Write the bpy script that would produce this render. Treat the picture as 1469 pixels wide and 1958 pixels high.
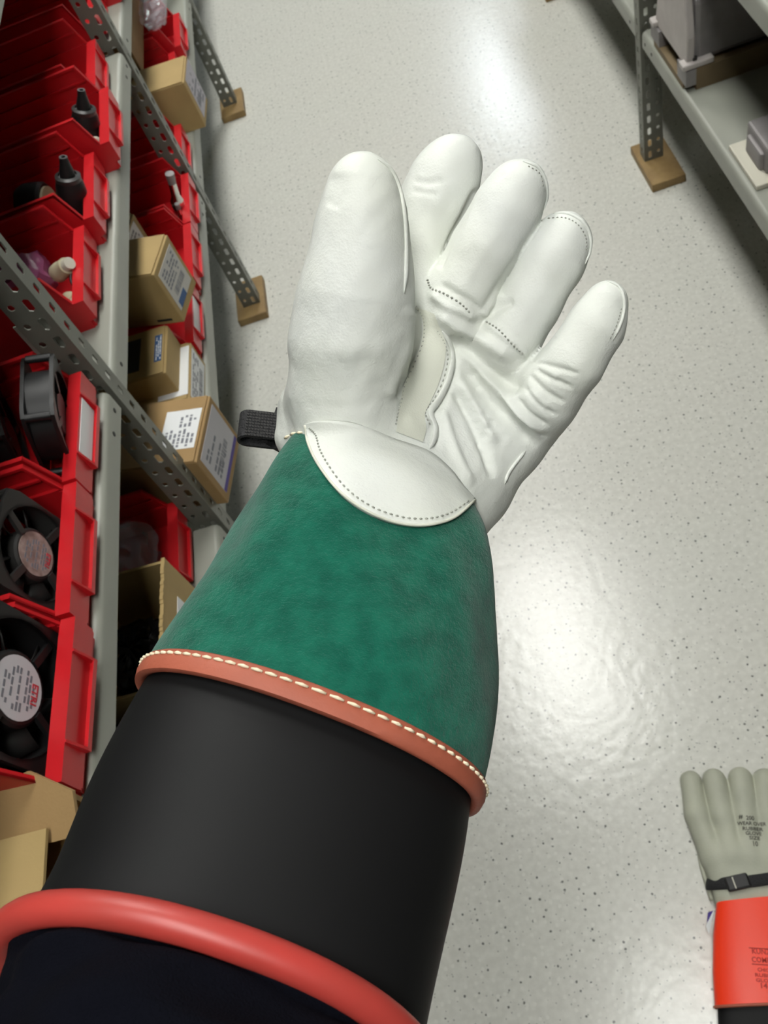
import bpy, bmesh, math, random
import numpy as np
from mathutils import Vector, Matrix, Euler
from mathutils.bvhtree import BVHTree

random.seed(7)
rng = np.random.default_rng(7)
for o in list(bpy.data.objects):
    bpy.data.objects.remove(o)
scene = bpy.context.scene
COL = scene.collection

# ------------------------------------------------------------------ camera
FPX, CX, CY = 1670.0, 734.5, 979.0
VA, VD = np.array([270.0, -1380.0]), np.array([1300.0, 2050.0])   # aisle and plumb vanishing points
def _n(v): return v / np.linalg.norm(v)
_a = _n(np.array([VA[0]-CX, VA[1]-CY, FPX]))
_d = np.array([VD[0]-CX, VD[1]-CY, FPX]); _d = _n(_d - _a*np.dot(_a, _d))
ROT = np.stack([_n(np.cross(_a, -_d)), _a, -_d])      # camera (right, down, forward) -> world
CAM = np.array([0.0, 0.0, 1.5])
cd = bpy.data.cameras.new('camera')
cam = bpy.data.objects.new('camera', cd)
COL.objects.link(cam)
_m = ROT @ np.diag([1.0, -1.0, -1.0])
cam.matrix_world = Matrix([[*_m[0], CAM[0]], [*_m[1], CAM[1]], [*_m[2], CAM[2]], [0, 0, 0, 1]])
cd.sensor_fit = 'VERTICAL'
cd.sensor_height = 36.0
cd.sensor_width = 27.0
cd.lens = FPX/1958.0*36.0
cd.clip_start = 0.02
cd.dof.use_dof = True
cd.dof.focus_distance = 0.44
cd.dof.aperture_fstop = 24.0
scene.camera = cam

# ------------------------------------------------------------------ world, exposure
w = bpy.data.worlds.new('world'); scene.world = w; w.use_nodes = True
w.node_tree.nodes['Background'].inputs[0].default_value = (0.75, 0.78, 0.74, 1)
w.node_tree.nodes['Background'].inputs[1].default_value = 0.02
vs = scene.view_settings
vs.view_transform = 'Standard'; vs.look = 'None'; vs.gamma = 1.0; vs.exposure = 0.0
vs.use_curve_mapping = False
LIGHT_STRENGTH = 22.0
CEIL = 2.7
TROFFERS = [(0.06, -0.22, (1.0, 1.0, 0.96), 0.8, 0.22), (0.02, 1.85, (1.0, 1.0, 0.96), 1.0, 0.22), (0.08, 3.95, (1.0, 0.99, 0.94), 1.4, 0.22),
            (1.02, 6.5, (0.84, 0.92, 1.0), 1.3, 0.26)]   # x, y, colour, strength factor, half width

# ------------------------------------------------------------------ helpers
def world_at(u, v, d):
    return CAM + ROT @ np.array([(u-CX)/FPX*d, (v-CY)/FPX*d, d])
def cam_at(u, v, d):
    return np.array([(u-CX)/FPX*d, (v-CY)/FPX*d, d])
def cam_to_world(P):
    return CAM + np.asarray(P) @ ROT.T
def ray(u, v):
    return ROT @ np.array([(u-CX)/FPX, (v-CY)/FPX, 1.0])
def on_z(u, v, z):
    r = ray(u, v); return CAM + r*((z-CAM[2])/r[2])

def lin(c):
    return tuple((x/255/12.92 if x/255 <= 0.04045 else ((x/255+0.055)/1.055)**2.4) for x in c)

MATS = {}
def mat(name, rgb, rough=0.5, metal=0.0, var=0.0, vscale=20.0, bump=0.0, bscale=200.0, spec=0.5, sheen=0.0,
        coat=0.0, alpha=1.0, rgb2=None, trans=0.0, bump2=0.0, bscale2=30.0):
    m = bpy.data.materials.new(name); m.use_nodes = True
    nt = m.node_tree; N = nt.nodes; L = nt.links
    p = N['Principled BSDF']
    c = lin(rgb)
    p.inputs['Roughness'].default_value = rough
    p.inputs['Metallic'].default_value = metal
    p.inputs['Specular IOR Level'].default_value = spec
    p.inputs['Sheen Weight'].default_value = sheen
    p.inputs['Coat Weight'].default_value = coat
    p.inputs['Alpha'].default_value = alpha
    p.inputs['Transmission Weight'].default_value = trans
    tc = N.new('ShaderNodeTexCoord')
    if var > 0 or rgb2:
        n = N.new('ShaderNodeTexNoise'); n.inputs['Scale'].default_value = vscale; n.inputs['Detail'].default_value = 4
        L.new(tc.outputs['Object'], n.inputs['Vector'])
        r = N.new('ShaderNodeValToRGB')
        r.color_ramp.elements[0].position = 0.3; r.color_ramp.elements[1].position = 0.7
        c2 = lin(rgb2) if rgb2 else tuple(min(1, x*(1+var)) for x in c)
        c1 = c if rgb2 else tuple(x*(1-var) for x in c)
        r.color_ramp.elements[0].color = (*c1, 1); r.color_ramp.elements[1].color = (*c2, 1)
        L.new(n.outputs['Fac'], r.inputs['Fac']); L.new(r.outputs['Color'], p.inputs['Base Color'])
    else:
        p.inputs['Base Color'].default_value = (*c, 1)
    prev = None
    for b, s in ((bump, bscale), (bump2, bscale2)):
        if b > 0:
            n = N.new('ShaderNodeTexNoise'); n.inputs['Scale'].default_value = s; n.inputs['Detail'].default_value = 3
            L.new(tc.outputs['Object'], n.inputs['Vector'])
            bn = N.new('ShaderNodeBump'); bn.inputs['Strength'].default_value = 1.0; bn.inputs['Distance'].default_value = b
            L.new(n.outputs['Fac'], bn.inputs['Height'])
            if prev: L.new(prev.outputs['Normal'], bn.inputs['Normal'])
            prev = bn
    if prev: L.new(prev.outputs['Normal'], p.inputs['Normal'])
    MATS[name] = m
    return m

def tag(o, label=None, cat=None, group=None, kind=None):
    if label: o['label'] = label
    if cat: o['category'] = cat
    if group: o['group'] = group
    if kind: o['kind'] = kind
    return o
def thing(name, loc, label, cat, group=None, rot=(0, 0, 0)):
    o = bpy.data.objects.new(name, None); COL.objects.link(o)
    o.empty_display_size = 0.03
    o.location = loc; o.rotation_euler = rot
    return tag(o, label, cat, group)

class MB:
    """collects shapes and links them as one mesh object"""
    def __init__(s): s.v = []; s.f = []
    def add(s, verts, faces):
        b = len(s.v); s.v += [tuple(map(float, p)) for p in verts]; s.f += [tuple(b+i for i in f) for f in faces]; return s
    def box(s, lo, hi, M=None):
        x0, y0, z0 = lo; x1, y1, z1 = hi
        V = [(x0,y0,z0),(x1,y0,z0),(x1,y1,z0),(x0,y1,z0),(x0,y0,z1),(x1,y0,z1),(x1,y1,z1),(x0,y1,z1)]
        if M is not None: V = [M @ Vector(p) for p in V]
        return s.add(V, [(0,3,2,1),(4,5,6,7),(0,1,5,4),(1,2,6,5),(2,3,7,6),(3,0,4,7)])
    def prism(s, poly, y0, y1, axes='xzy', M=None):
        """poly in the plane of the first two axes, swept along the third"""
        n = len(poly); V = []
        ix = ['xyz'.index(c) for c in axes]
        for y in (y0, y1):
            for p in poly:
                q = [0, 0, 0]; q[ix[0]] = p[0]; q[ix[1]] = p[1]; q[ix[2]] = y; V.append(Vector(q))
        if M is not None: V = [M @ p for p in V]
        F = [tuple(range(n)), tuple(range(2*n-1, n-1, -1))]
        F += [(i, n+i, n+(i+1) % n, (i+1) % n) for i in range(n)]
        return s.add(V, F)
    def loft(s, rings, cap0=True, cap1=True, closed=False):
        n = len(rings[0]); V = [p for r in rings for p in r]; F = []
        m = len(rings)
        for k in range(m if closed else m-1):
            a = k*n; b = ((k+1) % m)*n
            F += [(a+i, a+(i+1) % n, b+(i+1) % n, b+i) for i in range(n)]
        if not closed:
            if cap0: F.append(tuple(range(n-1, -1, -1)))
            if cap1: F.append(tuple((m-1)*n+i for i in range(n)))
        return s.add(V, F)
    def lathe(s, prof, n=20, M=None, axis='z'):
        """prof = [(r, h)...] around an axis"""
        rings = []
        for r, h in prof:
            ring = []
            for i in range(n):
                t = 2*math.pi*i/n; a, b = max(r, 1e-5)*math.cos(t), max(r, 1e-5)*math.sin(t)
                p = {'z': (a, b, h), 'x': (h, a, b), 'y': (b, h, a)}[axis]
                ring.append(M @ Vector(p) if M is not None else p)
            rings.append(ring)
        return s.loft(rings)
    def tube(s, path, r, n=8, closed=False, flat=None, normal=None):
        P = [np.asarray(p, float) for p in path]; m = len(P); rings = []
        up = None
        for k in range(m):
            if closed: t = P[(k+1) % m]-P[k-1]
            else: t = P[min(k+1, m-1)]-P[max(k-1, 0)]
            t = t/(np.linalg.norm(t)+1e-12)
            if normal is not None:
                nn = np.asarray(normal[k] if np.ndim(normal) > 1 else normal, float)
                up = nn - t*np.dot(nn, t)
            elif up is None:
                up = np.cross(t, [0.3, 0.5, 0.8]) 
            else: up = up - t*np.dot(up, t)
            up = up/(np.linalg.norm(up)+1e-12); sd = np.cross(t, up)
            rk = r[k] if np.ndim(r) else r
            hu = rk*(flat if flat else 1.0)
            rings.append([P[k]+sd*rk*math.cos(2*math.pi*i/n)+up*hu*math.sin(2*math.pi*i/n) for i in range(n)])
        return s.loft(rings, closed=closed)
    def build(s, name, m, parent=None, off=None, smooth=False, bevel=0.0, kind=None, sub=0, fixn=True):
        me = bpy.data.meshes.new(name)
        V = s.v
        if off is not None: V = [(p[0]-off[0], p[1]-off[1], p[2]-off[2]) for p in V]
        me.from_pydata(V, [], s.f)
        if fixn:
            bm = bmesh.new(); bm.from_mesh(me); bmesh.ops.recalc_face_normals(bm, faces=bm.faces); bm.to_mesh(me); bm.free()
        me.materials.append(m)
        if smooth is True: me.polygons.foreach_set('use_smooth', [True]*len(me.polygons))
        elif smooth:
            me.polygons.foreach_set('use_smooth', [True]*len(me.polygons))
            me.set_sharp_from_angle(angle=math.radians(smooth))
        o = bpy.data.objects.new(name, me); COL.objects.link(o)
        if parent is not None: o.parent = parent
        if bevel:
            b = o.modifiers.new('bevel', 'BEVEL'); b.width = bevel; b.segments = 2; b.limit_method = 'ANGLE'; b.angle_limit = 0.7
        if sub:
            b = o.modifiers.new('subdivision', 'SUBSURF'); b.levels = sub; b.render_levels = sub
        if kind: o['kind'] = kind
        return o

def copy_tree(o, parent=None):
    c = o.copy(); COL.objects.link(c); c.parent = parent
    for ch in list(o.children): copy_tree(ch, c)
    return c

def text_mesh(body, size, depth=0.0002, align='LEFT'):
    cu = bpy.data.curves.new('text', 'FONT'); cu.body = body; cu.size = size; cu.align_x = align
    cu.extrude = depth; cu.resolution_u = 2; cu.offset = size*0.018
    o = bpy.data.objects.new('text', cu); COL.objects.link(o)
    bpy.context.view_layer.update()
    me = o.to_mesh()
    V = [tuple(v.co) for v in me.vertices]; F = [tuple(p.vertices) for p in me.polygons]
    o.to_mesh_clear(); bpy.data.objects.remove(o); bpy.data.curves.remove(cu)
    return V, F

# ------------------------------------------------------------------ materials
M_red = mat('red_plastic', (192, 24, 32), 0.36, spec=0.6, var=0.05, vscale=40)
M_steel = mat('painted_grey_steel', (146, 148, 138), 0.42, var=0.05, vscale=12, spec=0.5)
M_post = mat('slotted_steel', (108, 109, 100), 0.45, metal=0.25, var=0.08, vscale=30)
M_wood = mat('wood_block', (150, 124, 80), 0.6, rgb2=(126, 101, 62), vscale=25, bump=0.0004, bscale=60)
M_card = mat('cardboard', (158, 128, 84), 0.75, var=0.06, vscale=18, bump=0.0002, bscale=300)
M_card2 = mat('pale_cardboard', (170, 145, 96), 0.75, var=0.06, vscale=18, bump=0.0002, bscale=300)
M_paper = mat('white_paper', (226, 228, 228), 0.6)
M_print = mat('grey_print', (120, 122, 130), 0.6)
M_blue = mat('blue_print', (58, 92, 140), 0.6)
M_violet = mat('violet_print', (78, 62, 140), 0.6)
M_black = mat('black_plastic', (16, 16, 17), 0.5, spec=0.5)
M_black2 = mat('dark_grey_plastic', (44, 43, 42), 0.4)
M_redprint = mat('red_print', (190, 60, 70), 0.6)
M_brass = mat('brass_pin', (190, 150, 80), 0.3, metal=1.0)
M_chrome = mat('chrome', (215, 215, 210), 0.12, metal=1.0)
M_beige = mat('beige_plastic', (190, 180, 150), 0.5)
M_cast = mat('grey_cast_metal', (132, 128, 128), 0.5, metal=0.1, var=0.1, vscale=25, bump=0.0004, bscale=150)
M_castlight = mat('pale_cast_metal', (178, 172, 168), 0.5, var=0.08, vscale=25)
M_plank = mat('brown_plank', (112, 96, 70), 0.7, var=0.1, vscale=15)
M_white = mat('white_plastic', (198, 195, 180), 0.5)
M_bag = mat('clear_plastic_bag', (200, 198, 205), 0.15, alpha=0.3, spec=0.6)
M_purple = mat('antistatic_bag', (176, 96, 140), 0.25, alpha=0.75, spec=0.6, bump=0.002, bscale=60)
M_darkbag = mat('black_bag', (22, 22, 24), 0.25, bump=0.004, bscale=50)
M_leather = mat('white_leather', (220, 223, 219), 0.55, rgb2=(214, 217, 208), vscale=14, bump=0.00022, bscale=900, bump2=0.0007, bscale2=120, spec=0.35)
M_leather2 = mat('cream_leather', (210, 212, 199), 0.5, var=0.03, vscale=20, bump=0.0002, bscale=900, spec=0.35)
M_edge = mat('leather_cut_edge', (214, 214, 200), 0.8)
M_needle = mat('needle_hole', (164, 166, 157), 0.9)
M_green = mat('green_suede', (10, 82, 66), 0.92, rgb2=(22, 103, 83), vscale=100, bump=0.0006, bscale=1500, bump2=0.0006, bscale2=420, spec=0.08, sheen=0.2)
M_brown = mat('rust_leather_binding', (166, 88, 66), 0.6, var=0.06, vscale=60, bump=0.0003, bscale=300)
M_thread = mat('cream_thread', (240, 226, 196), 0.7)
M_rubber = mat('black_rubber', (15, 15, 16), 0.6, spec=0.25, var=0.04, vscale=12)
M_redrub = mat('red_rubber', (186, 62, 56), 0.4, rgb2=(168, 62, 54), vscale=30, spec=0.45)
M_navy = mat('navy_cloth', (7, 8, 16), 0.95, bump=0.0006, bscale=1200, spec=0.08, bump2=0.004, bscale2=18)
M_web = mat('black_webbing', (26, 26, 28), 0.7, bump=0.002, bscale=500)
M_orange = mat('orange_vinyl', (248, 62, 30), 0.35, spec=0.4, bump=0.0006, bscale=25)
M_ink = mat('black_ink', (62, 60, 56), 0.7)
M_redink = mat('dark_red_ink', (176, 40, 28), 0.7)
M_wall = mat('wall_paint', (72, 72, 68), 0.7)
M_ceil = mat('ceiling_tile', (120, 120, 116), 0.8)

def floor_material():
    m = bpy.data.materials.new('speckled_vinyl'); m.use_nodes = True
    nt = m.node_tree; N = nt.nodes; L = nt.links; p = N['Principled BSDF']
    tc = N.new('ShaderNodeTexCoord')
    base = N.new('ShaderNodeTexNoise'); base.inputs['Scale'].default_value = 90; base.inputs['Detail'].default_value = 3
    L.new(tc.outputs['Object'], base.inputs['Vector'])
    r = N.new('ShaderNodeValToRGB'); r.color_ramp.elements[0].position = 0.35; r.color_ramp.elements[1].position = 0.68
    r.color_ramp.elements[0].color = (*lin((197, 197, 189)), 1); r.color_ramp.elements[1].color = (*lin((207, 207, 199)), 1)
    L.new(base.outputs['Fac'], r.inputs['Fac'])
    col = r.outputs['Color']
    for sc, th, c, seed in ((48, 0.085, (112, 112, 108), 0.0), (90, 0.10, (158, 158, 153), 3.3), (70, 0.2, (209, 209, 201), 7.1)):
        mp = N.new('ShaderNodeMapping'); mp.inputs['Location'].default_value = (seed, seed, 0)
        L.new(tc.outputs['Object'], mp.inputs['Vector'])
        # small chips: distance to voronoi points, kept only for some of the cells, edges broken by noise
        vo = N.new('ShaderNodeTexVoronoi'); vo.inputs['Scale'].default_value = sc; vo.voronoi_dimensions = '2D'
        L.new(mp.outputs['Vector'], vo.inputs['Vector'])
        nz = N.new('ShaderNodeTexNoise'); nz.inputs['Scale'].default_value = sc*3
        L.new(mp.outputs['Vector'], nz.inputs['Vector'])
        ad = N.new('ShaderNodeMath'); ad.operation = 'MULTIPLY_ADD'; ad.inputs[1].default_value = 0.16; ad.inputs[2].default_value = -0.08
        L.new(nz.outputs['Fac'], ad.inputs[0])
        su = N.new('ShaderNodeMath'); su.operation = 'ADD'
        L.new(vo.outputs['Distance'], su.inputs[0]); L.new(ad.outputs[0], su.inputs[1])
        lt = N.new('ShaderNodeMath'); lt.operation = 'LESS_THAN'; lt.inputs[1].default_value = th
        L.new(su.outputs[0], lt.inputs[0])
        sp = N.new('ShaderNodeSeparateColor'); L.new(vo.outputs['Color'], sp.inputs[0])
        g = N.new('ShaderNodeMath'); g.operation = 'GREATER_THAN'; g.inputs[1].default_value = 0.62
        L.new(sp.outputs[0], g.inputs[0])
        mu = N.new('ShaderNodeMath'); mu.operation = 'MULTIPLY'; L.new(lt.outputs[0], mu.inputs[0]); L.new(g.outputs[0], mu.inputs[1])
        mx = N.new('ShaderNodeMix'); mx.data_type = 'RGBA'
        L.new(mu.outputs[0], mx.inputs['Factor']); L.new(col, mx.inputs['A']); mx.inputs['B'].default_value = (*lin(c), 1)
        col = mx.outputs['Result']
    L.new(col, p.inputs['Base Color'])
    p.inputs['Roughness'].default_value = 0.25
    p.inputs['Specular IOR Level'].default_value = 0.7
    bn = N.new('ShaderNodeTexNoise'); bn.inputs['Scale'].default_value = 45; bn.inputs['Detail'].default_value = 2
    L.new(tc.outputs['Object'], bn.inputs['Vector'])
    b = N.new('ShaderNodeBump'); b.inputs['Distance'].default_value = 0.0006
    L.new(bn.outputs['Fac'], b.inputs['Height']); L.new(b.outputs['Normal'], p.inputs['Normal'])
    return m

# ------------------------------------------------------------------ the room
X0, X1, Y0, Y1 = -1.06, 1.40, -2.2, 9.0
tag(MB().box((X0, Y0, -0.1), (X1, Y1, 0)).build('floor', floor_material()), kind='structure')
tag(MB().box((X0, Y0, CEIL), (X1, Y1, CEIL+0.1)).build('ceiling', M_ceil), kind='structure')
tag(MB().box((X0-0.1, Y0, 0), (X0, Y1, CEIL)).build('blocker_wall_left', M_wall), kind='structure')  # unseen, set tight behind the left rack to block light from the back
tag(MB().box((X1, Y0, 0), (X1+0.1, Y1, CEIL)).build('blocker_wall_right', M_wall), kind='structure')  # unseen too, closes off light behind the right rack
tag(MB().box((X0, Y1, 0), (X1, Y1+0.1, CEIL)).build('wall_back', M_wall), kind='structure')
tag(MB().box((X0, Y0-0.1, 0), (X1, Y0, CEIL)).build('wall_front', M_wall), kind='structure')

lw = ['first', 'second', 'third', 'fourth']
for i, (lx, ly, lc, lf, hw) in enumerate(TROFFERS):
    t = thing('ceiling_light', (lx, ly, CEIL), 'long white ceiling light panel, %s along the aisle' % lw[i], 'ceiling light', 'ceiling lights over the aisle')
    hl = 0.56
    fr = MB()
    fr.box((-hw-0.03, -hl-0.03, -0.03), (-hw, hl+0.03, 0)); fr.box((hw, -hl-0.03, -0.03), (hw+0.03, hl+0.03, 0))
    fr.box((-hw, -hl-0.03, -0.03), (hw, -hl, 0)); fr.box((-hw, hl, -0.03), (hw, hl+0.03, 0))
    fr.build('frame', M_white, t)
    em = bpy.data.materials.new('light_diffuser'); em.use_nodes = True
    ep = em.node_tree.nodes['Principled BSDF']
    ep.inputs['Base Color'].default_value = (0.8, 0.8, 0.8, 1)
    ep.inputs['Emission Color'].default_value = (*lc, 1); ep.inputs['Emission Strength'].default_value = LIGHT_STRENGTH*lf
    MB().box((-hw, -hl, -0.02), (hw, hl, -0.004)).build('diffuser', em, t)

# ------------------------------------------------------------------ slotted-angle racks
def plate_holes(mb, length, cols, mapf, thick):
    """perforated strip: cols = (x0, x1, xc, half width, half length, pitch, phase) ; mapf(x, s, t) -> 3d"""
    for (x0, x1, xc, hw, hl, pitch, ph) in cols:
        n = int(length/pitch)
        for k in range(n):
            s0 = k*pitch; s1 = s0+pitch; sc = s0+pitch/2+ph
            xm = xc
            outer = [(x0, s0), (xm, s0), (x1, s0), (x1, sc), (x1, s1), (xm, s1), (x0, s1), (x0, sc)]
            q = 0.6
            inner = [(xc-hw*q, sc-hl*0.85), (xc, sc-hl), (xc+hw*q, sc-hl*0.85), (xc+hw, sc), (xc+hw*q, sc+hl*0.85), (xc, sc+hl), (xc-hw*q, sc+hl*0.85), (xc-hw, sc)]
            if hl > hw*1.4:
                inner = [(xc-hw, sc-hl*0.75), (xc, sc-hl), (xc+hw, sc-hl*0.75), (xc+hw, sc), (xc+hw, sc+hl*0.75), (xc, sc+hl), (xc-hw, sc+hl*0.75), (xc-hw, sc)]
            V = [mapf(x, s, 0) for x, s in outer+inner] + [mapf(x, s, thick) for x, s in outer+inner]
            F = []
            for i in range(8):
                j = (i+1) % 8
                F += [(i, j, 8+j, 8+i), (16+j, 16+i, 24+i, 24+j), (8+i, 8+j, 24+j, 24+i)]
            mb.add(V, F)

def make_post(name, x, y, h, side, root, z0=0.022):
    """side +1: rack lies towards -x (left rack); side -1: rack lies towards +x"""
    mb = MB(); W = 0.046; A = 0.034; T = 0.002; P = 0.0325
    # flange across the aisle, facing the viewer
    plate_holes(mb, h, [(0.0, 0.024, 0.014, 0.0045, 0.0105, P, 0), (0.024, W, 0.035, 0.0045, 0.0048, P, 0.004)],
                lambda a, s, t: (x-side*a, y+t, z0+s), T)
    plate_holes(mb, h, [(0.0, A, 0.018, 0.0045, 0.008, P, 0.006)],
                lambda a, s, t: (x-side*t, y+a, z0+s), T)
    return mb.build(name, M_post, root, off=root.location, fixn=False)

def make_shelf(x, y0, y1, ztop, depth, side, root, lip=0.038):
    """top plate with a rounded, turned-down front lip"""
    prof = [(-depth, 0), (-0.010, 0)]
    for k in range(1, 6):
        a = math.pi/2*k/5; prof.append((-0.010+0.010*math.sin(a), -0.010+0.010*math.cos(a)))
    prof += [(0, -lip), (-0.014, -lip), (-0.014, -lip+0.002), (-0.002, -lip+0.002), (-0.002, -0.010)]
    prof += [(-0.010, -0.002), (-depth+0.002, -0.002), (-depth+0.002, -lip), (-depth, -lip)]
    poly = [(x+side*px, ztop+pz) for px, pz in prof]
    o = MB().prism(poly, y0, y1).build('shelf', M_steel, root, off=root.location, smooth=35)
    hb = MB()
    for yy in (y0+0.018, y0+0.06, y1-0.018, y1-0.06):
        hb.lathe([(0.0036, -0.0012), (0.0036, 0.0006), (0.0022, 0.0008)], 10, Matrix.Translation((x, yy, ztop-lip*0.55)) @ Matrix.Diagonal((side, 1, 1, 1)), 'x')
    hb.build('dark_hole_discs', M_black, o, off=root.location, kind='stuff')  # proud black discs stand for the dark inside punched holes
    return o

XL, XR = -0.468, 0.560
PY = [-0.06, 0.87, 1.80, 2.77, 3.72]
rackL = thing('shelving_rack', (XL-0.25, 1.8, 0.0), 'grey slotted-angle steel shelving full of red bins, left of the aisle', 'shelving')
for y in PY:
    make_post('post', XL, y, 1.9, 1, rackL, 0.022 if y in (PY[2], PY[3]) else 0.0)
    make_post('post', XL-0.52, y, 1.9, 1, rackL, 0.0)
for y in PY[:-1]:
    yb = PY[PY.index(y)+1]
    up = 0.738 if y < 0.5 else 0.723
    for zt in (0.388, up, 1.066, 1.45, 1.85):  # the two topmost are unseen, added to shade the bins below
        make_shelf(XL-0.001, y+0.012, yb-0.012 if zt < 0.6 or y < .5 else yb-0.012, zt, 0.53, 1, rackL)
# plain side plate standing beside the near post, between the bays
MB().box((XL-0.06, 0.885, 0.724), (XL-0.012, 0.888, 0.86)).build('side_plate', M_steel, rackL, off=rackL.location)
rackR = thing('shelving_rack', (XR+0.25, 1.8, 0.0), 'grey slotted-angle steel shelving with castings, right of the aisle', 'shelving')
PYR = [-0.10, 0.86, 1.83, 2.80, 3.75]
for y in PYR:
    make_post('post', XR, y, 1.9, -1, rackR, 0.022 if y in (PYR[2], PYR[3]) else 0.0)
    make_post('post', XR+0.52, y, 1.9, -1, rackR, 0.0)
for y, yb in zip(PYR[:-1], PYR[1:]):
    for zt in (0.362, 0.698, 1.10, 1.5):  # the upper pair is out of view, added for shade
        make_shelf(XR+0.001, y+0.012, yb-0.012, zt, 0.53, -1, rackR, lip=0.036)

def wood_block(x0, x1, y0, y1, h, label):
    cx, cy = (x0+x1)/2, (y0+y1)/2
    mb = MB().box((x0-cx, y0-cy, 0), (x1-cx, y1-cy, h))
    o = mb.build('wood_block', M_wood, bevel=0.002); o.location = (cx, cy, 0)
    return tag(o, label, 'wood block', 'wooden blocks under the rack posts')
wood_block(-0.535, -0.455, 1.757, 1.905, 0.022, 'brown wood block under the left post nearer the glove')
wood_block(-0.527, -0.448, 2.715, 2.855, 0.022, 'brown wood block under the far left post')
wood_block(0.548, 0.630, 1.738, 1.905, 0.022, 'brown wood block under the right post')
wood_block(0.548, 0.630, 2.718, 2.88, 0.022, 'brown wood block corner at the top edge of the photo')
# ------------------------------------------------------------------ red hopper bins
BW, BH, BL = 0.176, 0.104, 0.30
def make_bin(root):
    b = MB(); T = 0.0028; w = BW/2
    side = [(-BL, 0), (-0.010, 0), (-0.010, 0.012), (0, 0.016), (0, 0.050), (-0.017, 0.050), (-0.034, BH), (-BL, BH)]
    for sgn in (-1, 1):
        y0, y1 = sorted((sgn*w, sgn*(w-T)))
        b.prism(side, y0, y1)
        # rolled rim along the sloping and the top edge
        rim = [(-0.017, 0.050), (-0.034, BH), (-BL, BH), (-BL, BH-0.004), (-0.0368, BH-0.004), (-0.0202, 0.050)]
        y2, y3 = sorted((sgn*w, sgn*(w-0.0062)))
        b.prism(rim, y2, y3)
        for zr, xf in ((0.078, -0.030), (0.052, -0.022)):
            y2, y3 = sorted((sgn*(w-T), sgn*(w-T-0.004)))
            b.prism([(-BL, zr-0.0035), (xf, zr-0.0035), (xf, zr), (-BL, zr)], y2, y3)
        y2, y3 = sorted((sgn*(w-T), sgn*(w-T-0.004)))
        b.prism([(-BL, 0), (-0.017, 0), (-0.017, 0.0485), (-BL, 0.0485)], y2, y3)
    b.box((-BL, -w+T, 0), (-0.010, w-T, 0.003))
    b.box((-BL, -w+T, 0.003), (-BL+0.003, w-T, BH))
    b.box((-0.003, -w+T, 0.014), (0, w-T, 0.050))
    b.box((-0.010, -w+T, 0.0), (-0.007, w-T, 0.016)); b.box((-0.010, -w+T, 0.012), (-0.001, w-T, 0.016))
    b.box((-0.018, -w+T, 0.0475), (-0.003, w-T, 0.050))
    b.prism([(-0.018, 0.0475), (-0.018, 0.050), (-0.024, 0.030), (-0.026, 0.030)], -w+T, w-T)
    b.build('body', M_red, root)
    h = MB()
    for sgn in (-1, 1):
        y2, y3 = sorted((sgn*0.047, sgn*0.050))
        h.prism([(0, 0.014), (0.007, 0.014), (0.007, 0.019), (0.0015, 0.050), (0, 0.050)], y2, y3)
    h.box((0, -0.047, 0.014), (0.007, 0.047, 0.0165)); h.box((0.0055, -0.047, 0.0165), (0.007, 0.047, 0.021))
    h.build('label_holder', M_red, root)
def add_card(root):
    MB().box((0.0004, -0.044, 0.0185), (0.0011, 0.044, 0.046)).build('label_card', M_paper, root)

bin0 = thing('storage_bin', (0, 0, 0), '', 'bin', 'red hopper bins on the left rack')
make_bin(bin0)
BINS = [  # front x, centre y, shelf z, turn, label, card
    (-0.476, 0.765, 0.738, 0, 'red hopper bin holding two black fans, nearest the wide front post', True),
    (-0.474, 0.583, 0.738, 0, 'red hopper bin holding dusty fans with a brownish round hub label', False),
    (-0.470, 0.400, 0.738, -2, 'red hopper bin holding the large fan with a white oval label', False),
    (-0.492, 1.100, 0.723, 2, 'red hopper bin holding a purple bag and beige connectors', False),
    (-0.482, 1.290, 0.723, 2, 'red hopper bin holding a brass-pinned plug and a stubby black cone', False),
    (-0.460, 1.480, 0.723, 2, 'red hopper bin holding one tall black cone connector', False),
    (-0.492, 1.672, 0.723, 2, 'red hopper bin holding small white and grey bits', False),
    (-0.500, 1.900, 0.723, 0, 'dark red hopper bin just behind the upper slotted post', False),
    (-0.462, 2.085, 0.723, 0, 'red hopper bin end above the slotted post at the top', False),
    (-0.474, 1.338, 0.388, 0, 'lower red hopper bin with a white card, nearest box with white label', True),
    (-0.468, 1.520, 0.388, 0, 'lower red hopper bin half hidden behind the tilted cardboard box', False),
    (-0.468, 1.700, 0.388, 0, 'lower red hopper bin holding shiny chrome fittings', False),
    (-0.480, 1.905, 0.388, 0, 'lower red hopper bin behind the slotted post and below kraft box', False),
    (-0.484, 2.250, 0.388, 3, 'lower red hopper bin holding white packets behind kraft box', False),
    (-0.470, 2.445, 0.388, 0, 'lower red hopper bin at the far end of the lower shelf', False),
    (-0.518, 0.802, 0.388, 0, 'lower red hopper bin seen below the wide front post', False),
]
for i, (bx, by, bz, rz, lab, card) in enumerate(BINS):
    b = bin0 if i == 0 else copy_tree(bin0)
    b.location = (bx, by, bz); b.rotation_euler = (0, 0, math.radians(rz)); b['label'] = lab
for i, (bx, by, bz, rz, lab, card) in enumerate(BINS):
    if card:
        r = [o for o in COL.objects if o.get('label') == lab][0]
        add_card(r)

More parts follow.
